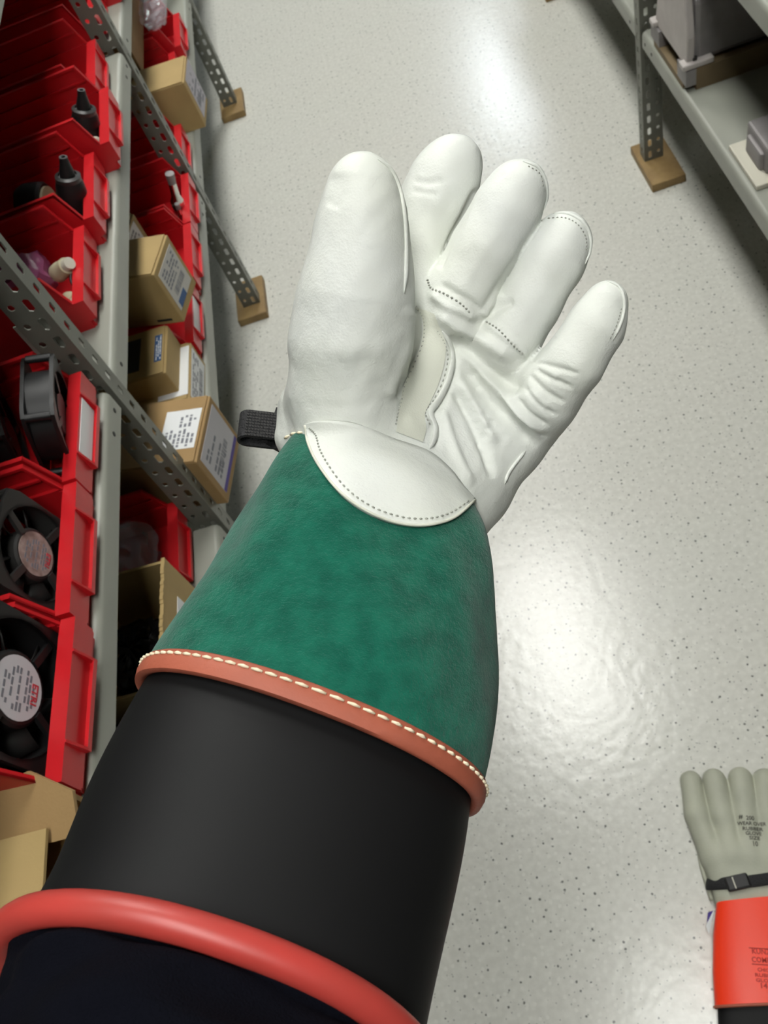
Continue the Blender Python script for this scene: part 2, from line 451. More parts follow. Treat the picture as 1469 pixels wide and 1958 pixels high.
# ------------------------------------------------------------------ fans in the near bins
def make_fan(S, D, label, loc, rot, round_label=None, mat_body=None, grp=None):
    """square axial fan, axis along local x, standing on its lower edge (origin)"""
    mb_ = mat_body or M_black
    t = thing('axial_fan', loc, label, 'fan', grp, rot)
    R_ = S*0.46; n = 32; h = S/2
    f = MB()
    def sq(a):
        c, s_ = math.cos(a), math.sin(a); k = h/max(abs(c), abs(s_)); k = min(k, h*1.3)
        return (c*k, s_*k)
    F = D*0.12
    for x0, x1 in ((-D/2, -D/2+F), (D/2-F, D/2)):      # the two square flanges with the round opening
        rings = []
        for x, inner in ((x0, True), (x0, False), (x1, False), (x1, True)):
            ring = []
            for i in range(n):
                a = 2*math.pi*i/n
                y, z = (R_*math.cos(a), R_*math.sin(a)) if inner else sq(a)
                ring.append((x, y, z+h))
            rings.append(ring)
        f.loft(rings, closed=True)
    rings = []
    for x, r in ((-D/2, R_), (-D/2, R_+0.003), (D/2, R_+0.003), (D/2, R_)):
        rings.append([(x, r*math.cos(2*math.pi*i/n), h+r*math.sin(2*math.pi*i/n)) for i in range(n)])
    f.loft(rings, closed=True)
    for sy in (-1, 1):
        for sz in (-1, 1):   # screw sleeves at the corners
            f.lathe([(0.005, -D/2+F), (0.005, D/2-F)], 10, Matrix.Translation((0, sy*h*0.88, h+sz*h*0.88)), 'x')
    f.build('housing', mb_, t, smooth=40)
    hr = S*0.26
    hub = MB().lathe([(0.0, -D*0.42), (hr*0.92, -D*0.42), (hr, -D*0.36), (hr, D*0.36), (hr*0.92, D*0.42), (0.0, D*0.42)], 28, Matrix.Translation((0, 0, h)), 'x').build('hub', mb_, t, smooth=40)
    for k in range(4):
        a = math.pi/4+k*math.pi/2+0.25
        M = Matrix.Translation((D*0.40, 0, h)) @ Matrix.Rotation(a, 4, 'X')
        MB().box((-0.002, hr*0.9, -0.004), (0.003, R_+0.001, 0.004), M).build('strut', mb_, t)
    for k in range(7):
        bl = MB()
        a = 2*math.pi*k/7
        V = []
        for r in (hr*0.95, (hr+R_)/2, R_*0.97):
            for q in (-1, 0, 1):
                tw = a+q*0.30*(0.8+0.2*r/R_)+0.15*(r/R_)
                V.append((q*D*0.26-D*0.06, r*math.cos(tw), h+r*math.sin(tw)))
        bl.add(V, [(0,1,4,3),(1,2,5,4),(3,4,7,6),(4,5,8,7)])
        bo = bl.build('blade', M_black2, t, smooth=True, fixn=False)
        so = bo.modifiers.new('solid', 'SOLIDIFY'); so.thickness = 0.0015
    if round_label:
        lr = hr*0.84
        lo = MB().lathe([(0.0, D*0.42), (lr, D*0.42), (lr, D*0.42+0.0006), (0, D*0.42+0.0006)], 32, Matrix.Translation((0, 0, h)), 'x').build('hub_label', round_label, t)
        pr = MB(); rr = random.Random(3)
        for k in range(9):
            zz = lr*0.62-k*lr*0.15
            half = math.sqrt(max(0.0001, (lr*0.8)**2-zz**2))
            y = -half*0.9
            while y < half*0.8:
                wd = rr.uniform(0.1, 0.3)*lr
                if rr.random() < 0.75: pr.box((D*0.42+0.0006, y, h-zz-lr*0.045), (D*0.42+0.0008, min(y+wd, half*0.9), h-zz+lr*0.045))
                y += wd+lr*0.06
        pr.build('printed_lines', M_print, lo, kind='stuff')
        V, F_ = text_mesh('ETRI', lr*0.36, align='CENTER')
        MB().add([(D*0.42+0.0009+p[2], -p[0], h-p[1]-lr*0.56) for p in V], F_).build('printed_name', M_redprint, lo)
    return t
d = math.radians
M_lab1 = mat('soiled_label', (176, 156, 150), 0.6, rgb2=(120, 100, 94), vscale=90)
M_lab2 = mat('fan_label', (200, 198, 202), 0.6)
GF = 'black fans in the red bins'
make_fan(0.112, 0.038, 'black fan standing in front in the bin by the wide post', (-0.522, 0.772, 0.752), (0, d(18), d(4)), grp=GF)
make_fan(0.112, 0.038, 'black fan leaning behind another in the bin by the wide post', (-0.592, 0.765, 0.7425), (0, d(14), d(14)), grp=GF)
make_fan(0.118, 0.036, 'dusty fan with brownish round hub label', (-0.516, 0.572, 0.743), (0, d(-8), d(-5)), M_lab1, M_black2, GF)
make_fan(0.112, 0.038, 'dusty dark grey fan standing behind the one with brownish label', (-0.580, 0.583, 0.744), (0, d(-8), d(6)), None, M_black2, GF)
make_fan(0.150, 0.050, 'large black fan with white oval label on its hub', (-0.517, 0.404, 0.745), (0, d(-6), d(-4)), M_lab2, None, GF)

# ------------------------------------------------------------------ small parts in the bins
def cone_connector(label, loc, rot, s=1.0):
    t = thing('cone_connector', loc, label, 'connector', 'black cone connectors in red bins', rot)
    MB().lathe([(0.020*s, 0), (0.0225*s, 0.004), (0.0225*s, 0.03*s), (0.019*s, 0.055*s), (0.016*s, 0.064*s), (0.0155*s, 0.066*s), (0.0, 0.066*s)], 24).build('shell', M_black, t, smooth=40)
    MB().lathe([(0.017*s, 0.060*s), (0.0172*s, 0.067*s), (0.0125*s, 0.069*s), (0.0120*s, 0.0662*s)], 24).build('collar', M_black2, t, smooth=40)
    MB().lathe([(0.011*s, 0.062*s), (0.0095*s, 0.075*s), (0.0065*s, 0.086*s), (0.0055*s, 0.094*s), (0.003*s, 0.094*s), (0.003*s, 0.088*s), (0, 0.088*s)], 18).build('cable_boot', M_black, t, smooth=40)
    return t
cone_connector('tall black cone connector standing alone in a red bin', (-0.518, 1.452, 0.735), (d(-4), d(24), 0), 1.15)
cone_connector('stubby black cone connector beside the brass-pinned plug', (-0.532, 1.268, 0.735), (d(-4), d(20), 0), 1.15)
t = thing('mains_plug', (-0.582, 1.285, 0.727), 'black round plug with brass pins in a red bin', 'plug', rot=(0, d(8), d(-10)))
MB().lathe([(0.0, -0.03), (0.034, -0.03), (0.038, -0.02), (0.038, 0.008), (0.034, 0.012), (0.0, 0.012)], 28, Matrix.Translation((0, 0, 0.042)), 'x').build('shell', M_black, t, smooth=40)
MB().lathe([(0.0, 0.012), (0.030, 0.012), (0.030, 0.016), (0.0, 0.016)], 28, Matrix.Translation((0, 0, 0.042)), 'x').build('face', M_beige, t, smooth=40)
for yy, zz in ((0.012, 0.052), (-0.012, 0.052), (0, 0.026)):
    MB().lathe([(0.0038, 0.016), (0.0038, 0.034), (0.0028, 0.037), (0, 0.037)], 10, Matrix.Translation((0, yy, zz)), 'x').build('pin', M_brass, t, smooth=40)
def small_block(name, label, cat, loc, rot, size, m, grp=None, knob=True):
    t = thing(name, loc, label, cat, grp, rot)
    a, b, c = size
    MB().box((-a/2, -b/2, 0), (a/2, b/2, c)).build('body', m, t, bevel=min(size)*0.15)
    if knob: MB().lathe([(b*0.3, c), (b*0.3, c+0.006), (b*0.2, c+0.009), (0, c+0.009)], 12).build('cap', M_white, t, smooth=40)
    return t
small_block('switch_block', 'small white switch block leaning by the tall cone connector', 'switch', (-0.548, 1.462, 0.727), (0, d(25), d(30)), (0.03, 0.022, 0.03), M_white)
small_block('switch_block', 'small white block right of the tall cone connector', 'switch', (-0.484, 1.436, 0.727), (d(15), 0, d(-20)), (0.018, 0.02, 0.035), M_white)
small_block('switch_block', 'white bit lying in the bin of small parts', 'switch', (-0.565, 1.632, 0.727), (d(20), d(20), d(20)), (0.03, 0.02, 0.04), M_white)
small_block('switch_block', 'grey bit lying in the bin of small parts', 'switch', (-0.525, 1.630, 0.727), (d(10), d(-10), d(50)), (0.03, 0.025, 0.038), M_cast)
small_block('switch_block', 'small white tag lying left of the brass-pinned plug', 'switch', (-0.635, 1.232, 0.727), (d(10), d(25), d(30)), (0.035, 0.02, 0.05), M_white)
def beige_connector(label, loc, rot):
    t = thing('round_connector', loc, label, 'connector', 'round connectors beside the purple bag', rot)
    MB().lathe([(0, 0), (0.014, 0), (0.014, 0.012), (0.0125, 0.014), (0.0125, 0.030), (0.0, 0.030)], 20).build('shell', M_beige, t, smooth=40)
    MB().lathe([(0.010, 0.030), (0.009, 0.040), (0, 0.040)], 16).build('insert', M_white, t, smooth=40)
beige_connector('beige round connector beside the purple bag', (-0.540, 1.105, 0.765), (d(20), d(60), 0))
beige_connector('grey round connector with pale end, nearest the bin lip', (-0.532, 1.065, 0.742), (d(30), d(70), d(-20)))
ca = MB(); ca.tube([(-0.52+0.016*math.cos(a), 1.12+0.02*math.sin(a), 0.738+0.006*math.sin(a)) for a in np.linspace(-0.5, 4.2, 22)], 0.0022, 6)
tag(ca.build('cable_loop', M_black2, smooth=True), 'short dark cable loop beside the beige connector', 'cable')
def crumple(name, label, cat, loc, size, m, seed, rot=(0, 0, 0), nn=14, grp=None):
    """creased plastic bag: a puffed pillow with facets"""
    r = np.random.default_rng(seed); mb = MB(); rings = []
    a, b, c = size
    for k in range(nn+1):
        v = -math.pi/2+math.pi*k/nn
        ring = []
        for i in range(nn*2):
            q = 2*math.pi*i/(nn*2)
            e = 0.7
            x = abs(math.cos(v))**e*(abs(math.cos(q))**e)*np.sign(math.cos(q)); y = abs(math.cos(v))**e*(abs(math.sin(q))**e)*np.sign(math.sin(q)); z = math.sin(v)
            k_ = 1+r.uniform(-0.16, 0.10)
            ring.append((x*a/2*k_, y*b/2*k_, max(0, z*c/2*k_+c/2)))
        rings.append(ring)
    mb.loft(rings)
    o = mb.build(name, m, smooth=30); o.location = loc; o.rotation_euler = rot
    return tag(o, label, cat, grp)
crumple('antistatic_bag', 'creased purple antistatic bag in a red bin', 'bag', (-0.600, 1.10, 0.728), (0.12, 0.11, 0.075), M_purple, 4, (0, d(-12), 0.3))
crumple('plastic_bag', 'clear plastic bag behind the kraft box on lower shelf', 'bag', (-0.503, 2.40, 0.4925), (0.07, 0.16, 0.06), M_bag, 5)
crumple('plastic_bag', 'clear plastic bag in the lower bin below the front post', 'bag', (-0.62, 0.800, 0.392), (0.13, 0.13, 0.10), M_bag, 6)
for k, (x, y, z) in enumerate(((-0.57, 0.61, 0.393), (-0.60, 0.45, 0.389), (-0.53, 0.33, 0.389))):
    crumple('black_bag', ['glossy black bag inside the torn open box', 'glossy black bag on the dark lower shelf', 'black bag nearest the black rubber cuff on the lower shelf'][k], 'bag', (x, y, z), ((0.10, 0.12, 0.10), (0.2, 0.14, 0.1), (0.10, 0.10, 0.07))[k], M_darkbag, 10+k)
def fitting(label, loc, rot, s=1.0):
    t = thing('chrome_fitting', loc, label, 'fitting', 'chrome fittings in the lower bin', rot)
    MB().lathe([(0, 0), (0.013*s, 0), (0.013*s, 0.02*s), (0.010*s, 0.022*s), (0.010*s, 0.034*s)], 6).build('hex_body', M_chrome, t)
    MB().lathe([(0.009*s, 0.03*s), (0.011*s, 0.038*s), (0.011*s, 0.048*s), (0.007*s, 0.056*s), (0.006*s, 0.085*s), (0, 0.085*s)], 18).build('stem', M_chrome, t, smooth=40)
    MB().lathe([(0.0065*s, 0.080*s), (0.0075*s, 0.098*s), (0, 0.1*s)], 14).build('cap', M_cast, t, smooth=40)
fitting('upright chrome fitting with a dull tip in the lower bin', (-0.506, 1.682, 0.392), (d(2), d(14), 0), 1.3)
fitting('chrome fitting lying at the front of the lower bin', (-0.500, 1.650, 0.394), (d(8), d(10), d(20)), 0.75)
small_block('switch_block', 'dark block with pale cap in the lower chrome-fitting bin', 'switch', (-0.556, 1.668, 0.392), (0, 0, d(10)), (0.035, 0.03, 0.04), M_black2)
small_block('switch_block', 'white packet in the lower bin behind kraft box', 'switch', (-0.53, 2.215, 0.392), (d(15), d(10), d(30)), (0.05, 0.03, 0.07), M_white, knob=False)

# ------------------------------------------------------------------ cardboard boxes
def printing(mb, face, rects):
    for (a0, b0, a1, b1) in rects: mb.box(*face(a0, b0, a1, b1))
def carton(label, loc, rz, size, m, labels=(), tilt=0.0, flap=True):
    """closed carton: origin at the near aisle bottom corner; extends to -x and +y; labels = (face, a0, b0, a1, b1, colour, prints)"""
    a, b, c = size
    t = thing('cardboard_box', loc, label, 'box', 'cardboard boxes on the left rack', (0, tilt, rz))
    body = MB().box((-a, 0, 0), (0, b, c)).build('carton', m, t, bevel=0.002)
    if flap:   # lid panel proud of the top with an open slit at the aisle side
        MB().box((-a, 0.001, c+0.0004), (-0.004, b-0.001, c+0.003)).build('lid_flap', m, t, bevel=0.001)
    for (face, a0, b0, a1, b1, mm, prints) in labels:
        # a is along y on 'x' and 'z' faces and along -x on 'y'; b is up on 'x' and 'y', along -x on 'z'
        def rect(p0, q0, p1, q1, e0, e1):
            if face == 'x': return (e0, p0, q0), (e1, p1, q1)
            if face == 'y': return (-p1, -e1, q0), (-p0, -e0, q1)
            ez = c+(0.003 if flap else 0)
            return (-q1, p0, ez+e0), (-q0, p1, ez+e1)
        lo = MB().box(*rect(a0, b0, a1, b1, 0.0001, 0.0006)).build('label', mm, t)
        cols = {}
        for (p0, q0, p1, q1, pm) in prints:
            pb = cols.setdefault(pm.name, (MB(), pm))[0]
            pb.box(*rect(a0+(a1-a0)*p0, b0+(b1-b0)*q0, a0+(a1-a0)*p1, b0+(b1-b0)*q1, 0.0006, 0.0008))
        for pb, pm in cols.values(): pb.build('print', pm, lo, kind='stuff')
    return t
def lines(n, x0, x1, y0, y1, seed, dens=0.7, pm=None):
    """rows of word-like bars running along the first axis"""
    r = random.Random(seed); out = []
    for k in range(n):
        q = y0+(y1-y0)*k/n; p = x0
        while p < x1-0.02:
            wd = r.uniform(0.04, 0.14)
            if r.random() < dens: out.append((p, q, min(p+wd, x1), q+(y1-y0)/n*0.55, pm or M_print))
            p += wd+0.025
    return out
def bars(n, x0, x1, y0, y1, seed, pm=None):
    r = random.Random(seed); out = []; p = x0
    while p < x1:
        wd = r.uniform(0.008, 0.03); out.append((p, y0, min(x1, p+wd), y1, pm or M_print)); p += wd+r.uniform(0.008, 0.025)
    return out
carton('brown carton with a bright white shipping label on top', (-0.448, 0.893, 0.388), d(-13), (0.24, 0.135, 0.122), M_card,
       [('z', 0.028, 0.008, 0.108, 0.072, M_paper, lines(7, 0.05, 0.5, 0.08, 0.95, 1)+lines(4, 0.55, 0.85, 0.1, 0.6, 2)),
        ('x', 0.012, 0.014, 0.125, 0.112, mat('grey_label', (188, 186, 190), 0.6), lines(6, 0.1, 0.6, 0.25, 0.9, 3)+bars(0, 0.2, 0.75, 0.28, 0.42, 4)+[(0.0, 0.0, 1.0, 0.1, M_violet)])])
carton('kraft carton with grey label, beside the far left post', (-0.437, 2.030, 0.388), d(-5), (0.14, 0.115, 0.118), M_card2,
       [('x', 0.02, 0.012, 0.112, 0.112, mat('lavender_label', (186, 182, 190), 0.6), lines(6, 0.1, 0.9, 0.1, 0.9, 5)+bars(0, 0.1, 0.6, 0.2, 0.4, 6))])
carton('kraft carton with blue printed label lying across the lower bins', (-0.466, 1.243, 0.4925), d(-16), (0.15, 0.100, 0.116), M_card2,
       [('x', 0.010, 0.018, 0.090, 0.104, mat('pale_label', (196, 194, 188), 0.6), lines(5, 0.1, 0.9, 0.5, 0.95, 7)+bars(0, 0.2, 0.85, 0.25, 0.42, 8)+[(0.1, 0.0, 0.55, 0.18, M_blue)]),
        ('y', 0.02, 0.008, 0.05, 0.013, M_black2, []),])
carton('kraft carton with blue logo, lower shelf below the tilted carton', (-0.500, 1.118, 0.452), d(-3), (0.16, 0.118, 0.052), M_card2,
       [('z', 0.02, 0.05, 0.10, 0.078, M_black2, []), ('z', 0.03, 0.008, 0.095, 0.022, M_blue, lines(3, 0.05, 0.95, 0.1, 0.9, 9, 0.8, M_paper))])
carton('white-labelled carton under the blue logo carton', (-0.482, 1.095, 0.388), d(-3), (0.20, 0.14, 0.062), M_card2,
       [('x', 0.01, 0.006, 0.13, 0.058, M_paper, lines(4, 0.05, 0.95, 0.5, 0.95, 10)+bars(0, 0.1, 0.8, 0.15, 0.4, 11)),
        ('z', 0.01, 0.002, 0.13, 0.06, M_paper, [])])
carton('small white-labelled carton beside the chrome-fitting bin', (-0.552, 1.405, 0.4925), d(-14), (0.10, 0.10, 0.075), M_card2,
       [('x', 0.005, 0.010, 0.085, 0.070, M_paper, lines(4, 0.1, 0.9, 0.4, 0.95, 12)+[(0.05, 0.0, 0.45, 0.3, M_blue)])])
carton('tall brown carton standing behind the slotted post at the top', (-0.545, 2.16, 0.4925), d(0), (0.12, 0.36, 0.14), M_card, flap=True)
# torn-open carton on the lower near shelf, with real walls
t = thing('cardboard_box', (-0.495, 0.525, 0.388), 'torn open kraft carton beside the green cuff', 'box', 'cardboard boxes on the left rack', (0, 0, d(-2)))
T = 0.004
MB().box((-T, 0, 0), (0, 0.183, 0.155)).build('side_wall', M_card2, t)
MB().box((-0.15, 0, 0), (-0.15+T, 0.183, 0.13)).build('side_wall', M_card2, t)
MB().box((-0.15+T, 0.183-T, 0), (-T, 0.183, 0.15)).build('end_wall', M_card2, t)
MB().box((-0.15+T, 0, 0), (-T, T, 0.12)).build('end_wall', M_card2, t)
MB().box((-0.15+T, T, 0), (-T, 0.183-T, T)).build('bottom', M_card2, t)
MB().box((0.0001, 0.03, 0.02), (0.0006, 0.14, 0.115)).build('label', M_paper, t)
te = MB(); rr = random.Random(9); y = 0.0
while y < 0.181:
    te.box((-T-0.0006, y, 0.1535), (0.0006, min(y+0.006, 0.183), 0.1555+rr.uniform(0, 0.0035))); y += 0.006
te.build('torn_edge', M_card2, t, kind='stuff')
# open carton with a raised flap in front of the big fan, upper near shelf
t = thing('cardboard_box', (-0.458, 0.30, 0.738), 'open brown carton with raised corrugated flap at the left edge', 'box', 'cardboard boxes on the left rack')
MB().box((-0.005, -0.20, 0), (0, 0, 0.025)).build('side_wall', M_card, t)
MB().box((-0.24, -0.20, 0), (-0.235, 0, 0.05)).build('side_wall', M_card, t)
MB().box((-0.235, -0.005, 0), (-0.005, 0, 0.05)).build('end_wall', M_card, t)
MB().box((-0.235, -0.20, 0), (-0.005, -0.195, 0.05)).build('end_wall', M_card, t)
MB().box((-0.235, -0.195, 0), (-0.005, -0.005, 0.004)).build('bottom', M_card, t)
fm = MB()
fm.prism([(0.0, 0.0), (-0.042, 0.028), (-0.085, 0.020), (-0.24, 0.012), (-0.24, -0.04), (0, -0.04)], 0.0, 0.005, 'xyz', Matrix.Translation((0, 0, 0.05)) @ Matrix.Rotation(d(20), 4, 'X'))
fm.build('end_flap', M_card, t)
cg = MB()
for k in range(20):
    x = -0.003-k*0.0019*1.0
    cg.lathe([(0.0011, 0.001), (0.0011, 0.004)], 6, Matrix.Translation((x-0.002, 0.0015+k*0.00128, 0.0505)) @ Matrix.Rotation(d(20), 4, 'X'), 'z')
cg.build('corrugation', M_plank, t, kind='stuff')
MB().box((-0.235, -0.195, 0.0505), (-0.025, -0.03, 0.0545)).build('side_flap', M_card2, t)
# ------------------------------------------------------------------ castings on the right rack
t = thing('wooden_crate', (0.566, 1.565, 0.362), 'brown wooden crate base under the grey machine housing', 'crate')
MB().box((0.02, 0, 0), (0.34, 0.018, 0.045)).build('plank', M_plank, t)
MB().box((0.02, 0.19, 0), (0.34, 0.208, 0.045)).build('plank', M_plank, t)
MB().box((0.0, 0.018, 0.0), (0.34, 0.19, 0.012)).build('plank', M_plank, t)
MB().box((0.0, 0.0, 0.012), (0.02, 0.05, 0.045)).build('corner_foot', M_cast, t)
MB().box((0.0, 0.158, 0.012), (0.02, 0.208, 0.045)).build('corner_foot', M_cast, t)
t = thing('machine_housing', (0.566, 1.580, 0.408), 'large grey cast machine housing with pale flanges on the right shelf', 'machine')
MB().box((0.02, 0.0, 0.0), (0.32, 0.17, 0.125)).build('body', M_cast, t, bevel=0.012)
fl = MB()
pts = [(-0.005, 0.0), (0.165, 0.0), (0.175, 0.012), (0.165, 0.05), (0.15, 0.10), (0.155, 0.15), (0.10, 0.175), (0.05, 0.15), (0.01, 0.14), (-0.008, 0.06)]
fl.prism(pts, 0.004, 0.020, 'yzx')
fl.build('end_flange', M_castlight, t, bevel=0.003)
for y_ in (-0.015, 0.16): MB().box((-0.006, y_, 0.0), (0.055, y_+0.026, 0.012)).build('foot', M_castlight, t, bevel=0.003)
for y_ in (-0.003, 0.173): MB().lathe([(0.006, 0.012), (0.006, 0.017), (0, 0.017)], 6, Matrix.Translation((0.02, y_, 0))).build('bolt', M_black2, t)
pl = MB(); rings = []
for sx, z in ((1, 0.125), (1, 0.134), (0.74, 0.134), (0.74, 0.122)):
    rings.append([(0.14+sx*x, 0.085+sx*y, z) for x, y in ((-0.085, -0.08), (0.085, -0.08), (0.085, 0.08), (-0.085, 0.08))])
pl.loft(rings, cap0=False); pl.build('top_frame', M_castlight, t, bevel=0.002)
MB().box((0.085, 0.03, 0.128), (0.20, 0.14, 0.150)).build('cover', M_black2, t, bevel=0.008)
for x, y in ((0.068, 0.017), (0.212, 0.017), (0.068, 0.153), (0.212, 0.153)):
    MB().lathe([(0.005, 0.134), (0.005, 0.138), (0, 0.138)], 6, Matrix.Translation((x, y, 0))).build('bolt', M_black2, t)
t = thing('motor_block', (0.573, 1.235, 0.362), 'grey cast block on a white base plate, right edge of photo', 'machine')
MB().box((0, 0.0, 0), (0.13, 0.13, 0.010)).build('base_plate', M_white, t, bevel=0.002)
mb = MB(); mb.box((0.025, 0.02, 0.010), (0.13, 0.115, 0.06)); mb.box((0.018, 0.035, 0.010), (0.03, 0.10, 0.045)); mb.build('body', M_cast, t, bevel=0.005)
MB().lathe([(0.022, 0.0), (0.022, 0.03), (0.015, 0.034), (0, 0.034)], 20, Matrix.Translation((0.075, 0.067, 0.06))).build('shaft_boss', M_castlight, t, smooth=40)
t = thing('machine_housing', (0.585, 1.90, 0.362), 'dark grey housing behind the right post at the top edge', 'machine')
MB().box((0.02, 0.0, 0.0), (0.30, 0.16, 0.10)).build('body', M_cast, t, bevel=0.012)
MB().box((0.0, 0.0, 0.0), (0.02, 0.16, 0.03)).build('foot', M_castlight, t, bevel=0.003)
MB().lathe([(0.04, 0), (0.04, 0.03), (0.03, 0.036), (0, 0.036)], 20, Matrix.Translation((0.14, 0.08, 0.10))).build('boss', M_castlight, t, smooth=40)
# ------------------------------------------------------------------ implicit surfaces (for the gloved hands)
def seg_field(P, a, b, ra, rb, flat=None):
    """distance to a tapered capsule"""
    ba = b-a; pa = P-a
    h = np.clip((pa @ ba)/np.dot(ba, ba), 0, 1)
    q = pa-h[:, None]*ba
    return np.sqrt((q*q).sum(1))-(ra+(rb-ra)*h)
def smin(a, b, k):
    h = np.clip(0.5+0.5*(b-a)/k, 0, 1)
    return b+(a-b)*h-k*h*(1-h)
def chain(P, pts, k=0.006):
    d_ = None
    for (a, ra), (b, rb) in zip(pts[:-1], pts[1:]):
        e = seg_field(P, a, b, ra, rb)
        d_ = e if d_ is None else smin(d_, e, k)
    return d_
def surface_nets(D, org, h):
    """vertices and quads of the zero level of a sampled field"""
    nx, ny, nz = D.shape
    I = D < 0
    c8 = [(i, j, k) for i in (0, 1) for j in (0, 1) for k in (0, 1)]
    cnt = np.zeros((nx-1, ny-1, nz-1), np.int8)
    for i, j, k in c8: cnt += I[i:nx-1+i, j:ny-1+j, k:nz-1+k]
    cells = np.argwhere((cnt > 0) & (cnt < 8))
    idx = -np.ones((nx-1, ny-1, nz-1), np.int64); idx[tuple(cells.T)] = np.arange(len(cells))
    acc = np.zeros((len(cells), 3)); num = np.zeros(len(cells))
    for p in c8:
        for ax in range(3):
            if p[ax]: continue
            q = list(p); q[ax] = 1
            A = D[cells[:, 0]+p[0], cells[:, 1]+p[1], cells[:, 2]+p[2]]; B = D[cells[:, 0]+q[0], cells[:, 1]+q[1], cells[:, 2]+q[2]]
            m = (A < 0) != (B < 0)
            t_ = np.where(m, A/np.where(m, A-B, 1), 0)
            pos = np.tile(np.array(p, float), (len(cells), 1)); pos[:, ax] = t_
            acc[m] += pos[m]; num[m] += 1
    V = (cells+acc/num[:, None])*h+org
    F = []
    for ax in range(3):
        sl0 = [slice(None)]*3; sl1 = [slice(None)]*3
        sl0[ax] = slice(0, D.shape[ax]-1); sl1[ax] = slice(1, D.shape[ax])
        ch = I[tuple(sl0)] != I[tuple(sl1)]
        e = np.argwhere(ch)
        o1, o2 = [a for a in range(3) if a != ax]
        ok = (e[:, o1] > 0) & (e[:, o2] > 0) & (e[:, o1] < D.shape[o1]-1) & (e[:, o2] < D.shape[o2]-1)
        e = e[ok]
        ins = I[tuple(e.T)]
        quad = []
        for da, db in ((0, 0), (1, 0), (1, 1), (0, 1)):
            c = e.copy(); c[:, o1] -= da; c[:, o2] -= db
            quad.append(idx[tuple(c.T)])
        q = np.stack(quad, 1)
        flip = ins if ax != 1 else ~ins
        q[flip] = q[flip][:, ::-1]
        F.append(q)
    return V, np.concatenate(F)
def mesh_np(name, V, F, m, parent=None, off=None, smooth=True):
    me = bpy.data.meshes.new(name)
    V = np.asarray(V, float)
    if off is not None: V = V-np.asarray(off)
    me.from_pydata(V.tolist(), [], [tuple(f) for f in np.asarray(F).tolist()])
    me.materials.append(m)
    if smooth: me.polygons.foreach_set('use_smooth', [True]*len(me.polygons))
    o = bpy.data.objects.new(name, me); COL.objects.link(o)
    if parent is not None: o.parent = parent
    return o
def smooth_np(V, F, it=2, lam=0.5):
    V = V.copy()
    e = np.concatenate([F[:, [0, 1]], F[:, [1, 2]], F[:, [2, 3]], F[:, [3, 0]]])
    for _ in range(it):
        s = np.zeros_like(V); n = np.zeros(len(V))
        for a, b in ((0, 1), (1, 0)):
            np.add.at(s, e[:, a], V[e[:, b]]); np.add.at(n, e[:, a], 1)
        V += lam*(s/np.maximum(n, 1)[:, None]-V)
    return V
def normals_np(V, F):
    n = np.cross(V[F[:, 2]]-V[F[:, 0]], V[F[:, 3]]-V[F[:, 1]])
    N = np.zeros_like(V)
    for k in range(4): np.add.at(N, F[:, k], n)
    return N/(np.linalg.norm(N, axis=1)[:, None]+1e-12)
def poly_dist(Q, pts):
    """2d distance to a polyline, signed side, and parameter 0..1"""
    best = np.full(len(Q), 1e9); side = np.zeros(len(Q)); par = np.zeros(len(Q))
    pts = np.asarray(pts, float); L = np.r_[0, np.cumsum(np.linalg.norm(np.diff(pts, axis=0), axis=1))]
    for i in range(len(pts)-1):
        a, b = pts[i], pts[i+1]; ba = b-a; pa = Q-a
        h = np.clip((pa @ ba)/np.dot(ba, ba), 0, 1)
        q = pa-h[:, None]*ba; dd = np.hypot(q[:, 0], q[:, 1])
        m = dd < best
        best[m] = dd[m]; side[m] = np.sign(ba[0]*q[m, 1]-ba[1]*q[m, 0]); par[m] = (L[i]+h[m]*(L[i+1]-L[i]))/L[-1]
    return best, side, par
def spline(pts, n):
    """Catmull-Rom through points of any dimension"""
    P = np.asarray(pts, float); P = np.vstack([2*P[0]-P[1], P, 2*P[-1]-P[-2]]); m = len(P)-3
    out = []
    for t_ in np.linspace(0, m, n):
        i = min(int(t_), m-1); u = t_-i
        a, b, c, e = P[i], P[i+1], P[i+2], P[i+3]
        out.append(0.5*((2*b)+(-a+c)*u+(2*a-5*b+4*c-e)*u*u+(-a+3*b-3*c+e)*u**3))
    return np.array(out)

# ------------------------------------------------------------------ the raised hand in its leather glove
def cp(u, v, dd, r): return (cam_at(u, v, dd), r)
THUMB = [cp(692, 352, .418, .0148), cp(693, 402, .421, .0183), cp(691, 470, .425, .0216), cp(682, 560, .432, .0270), cp(671, 650, .441, .0292), cp(660, 750, .452, .0285)]
INDEX = [cp(868, 311, .474, .0147), cp(850, 347, .476, .0174), cp(827, 402, .479, .0177), cp(803, 480, .482, .0180), cp(798, 580, .480, .0200)]
MIDDLE = [cp(991, 363, .453, .0150), cp(968, 405, .456, .0158), cp(924, 477, .460, .0158), cp(880, 562, .468, .0172), cp(868, 600, .474, .018)]
RING = [cp(1077, 460, .460, .0150), cp(1056, 500, .462, .0156), cp(1014, 577, .467, .0153), cp(969, 650, .473, .0166), cp(952, 691, .478, .018)]
PINKY = [cp(1160, 578, .450, .0108), cp(1138, 625, .453, .0134), cp(1094, 694, .458, .0146), cp(1036, 758, .472, .0185), cp(1008, 792, .484, .0195)]
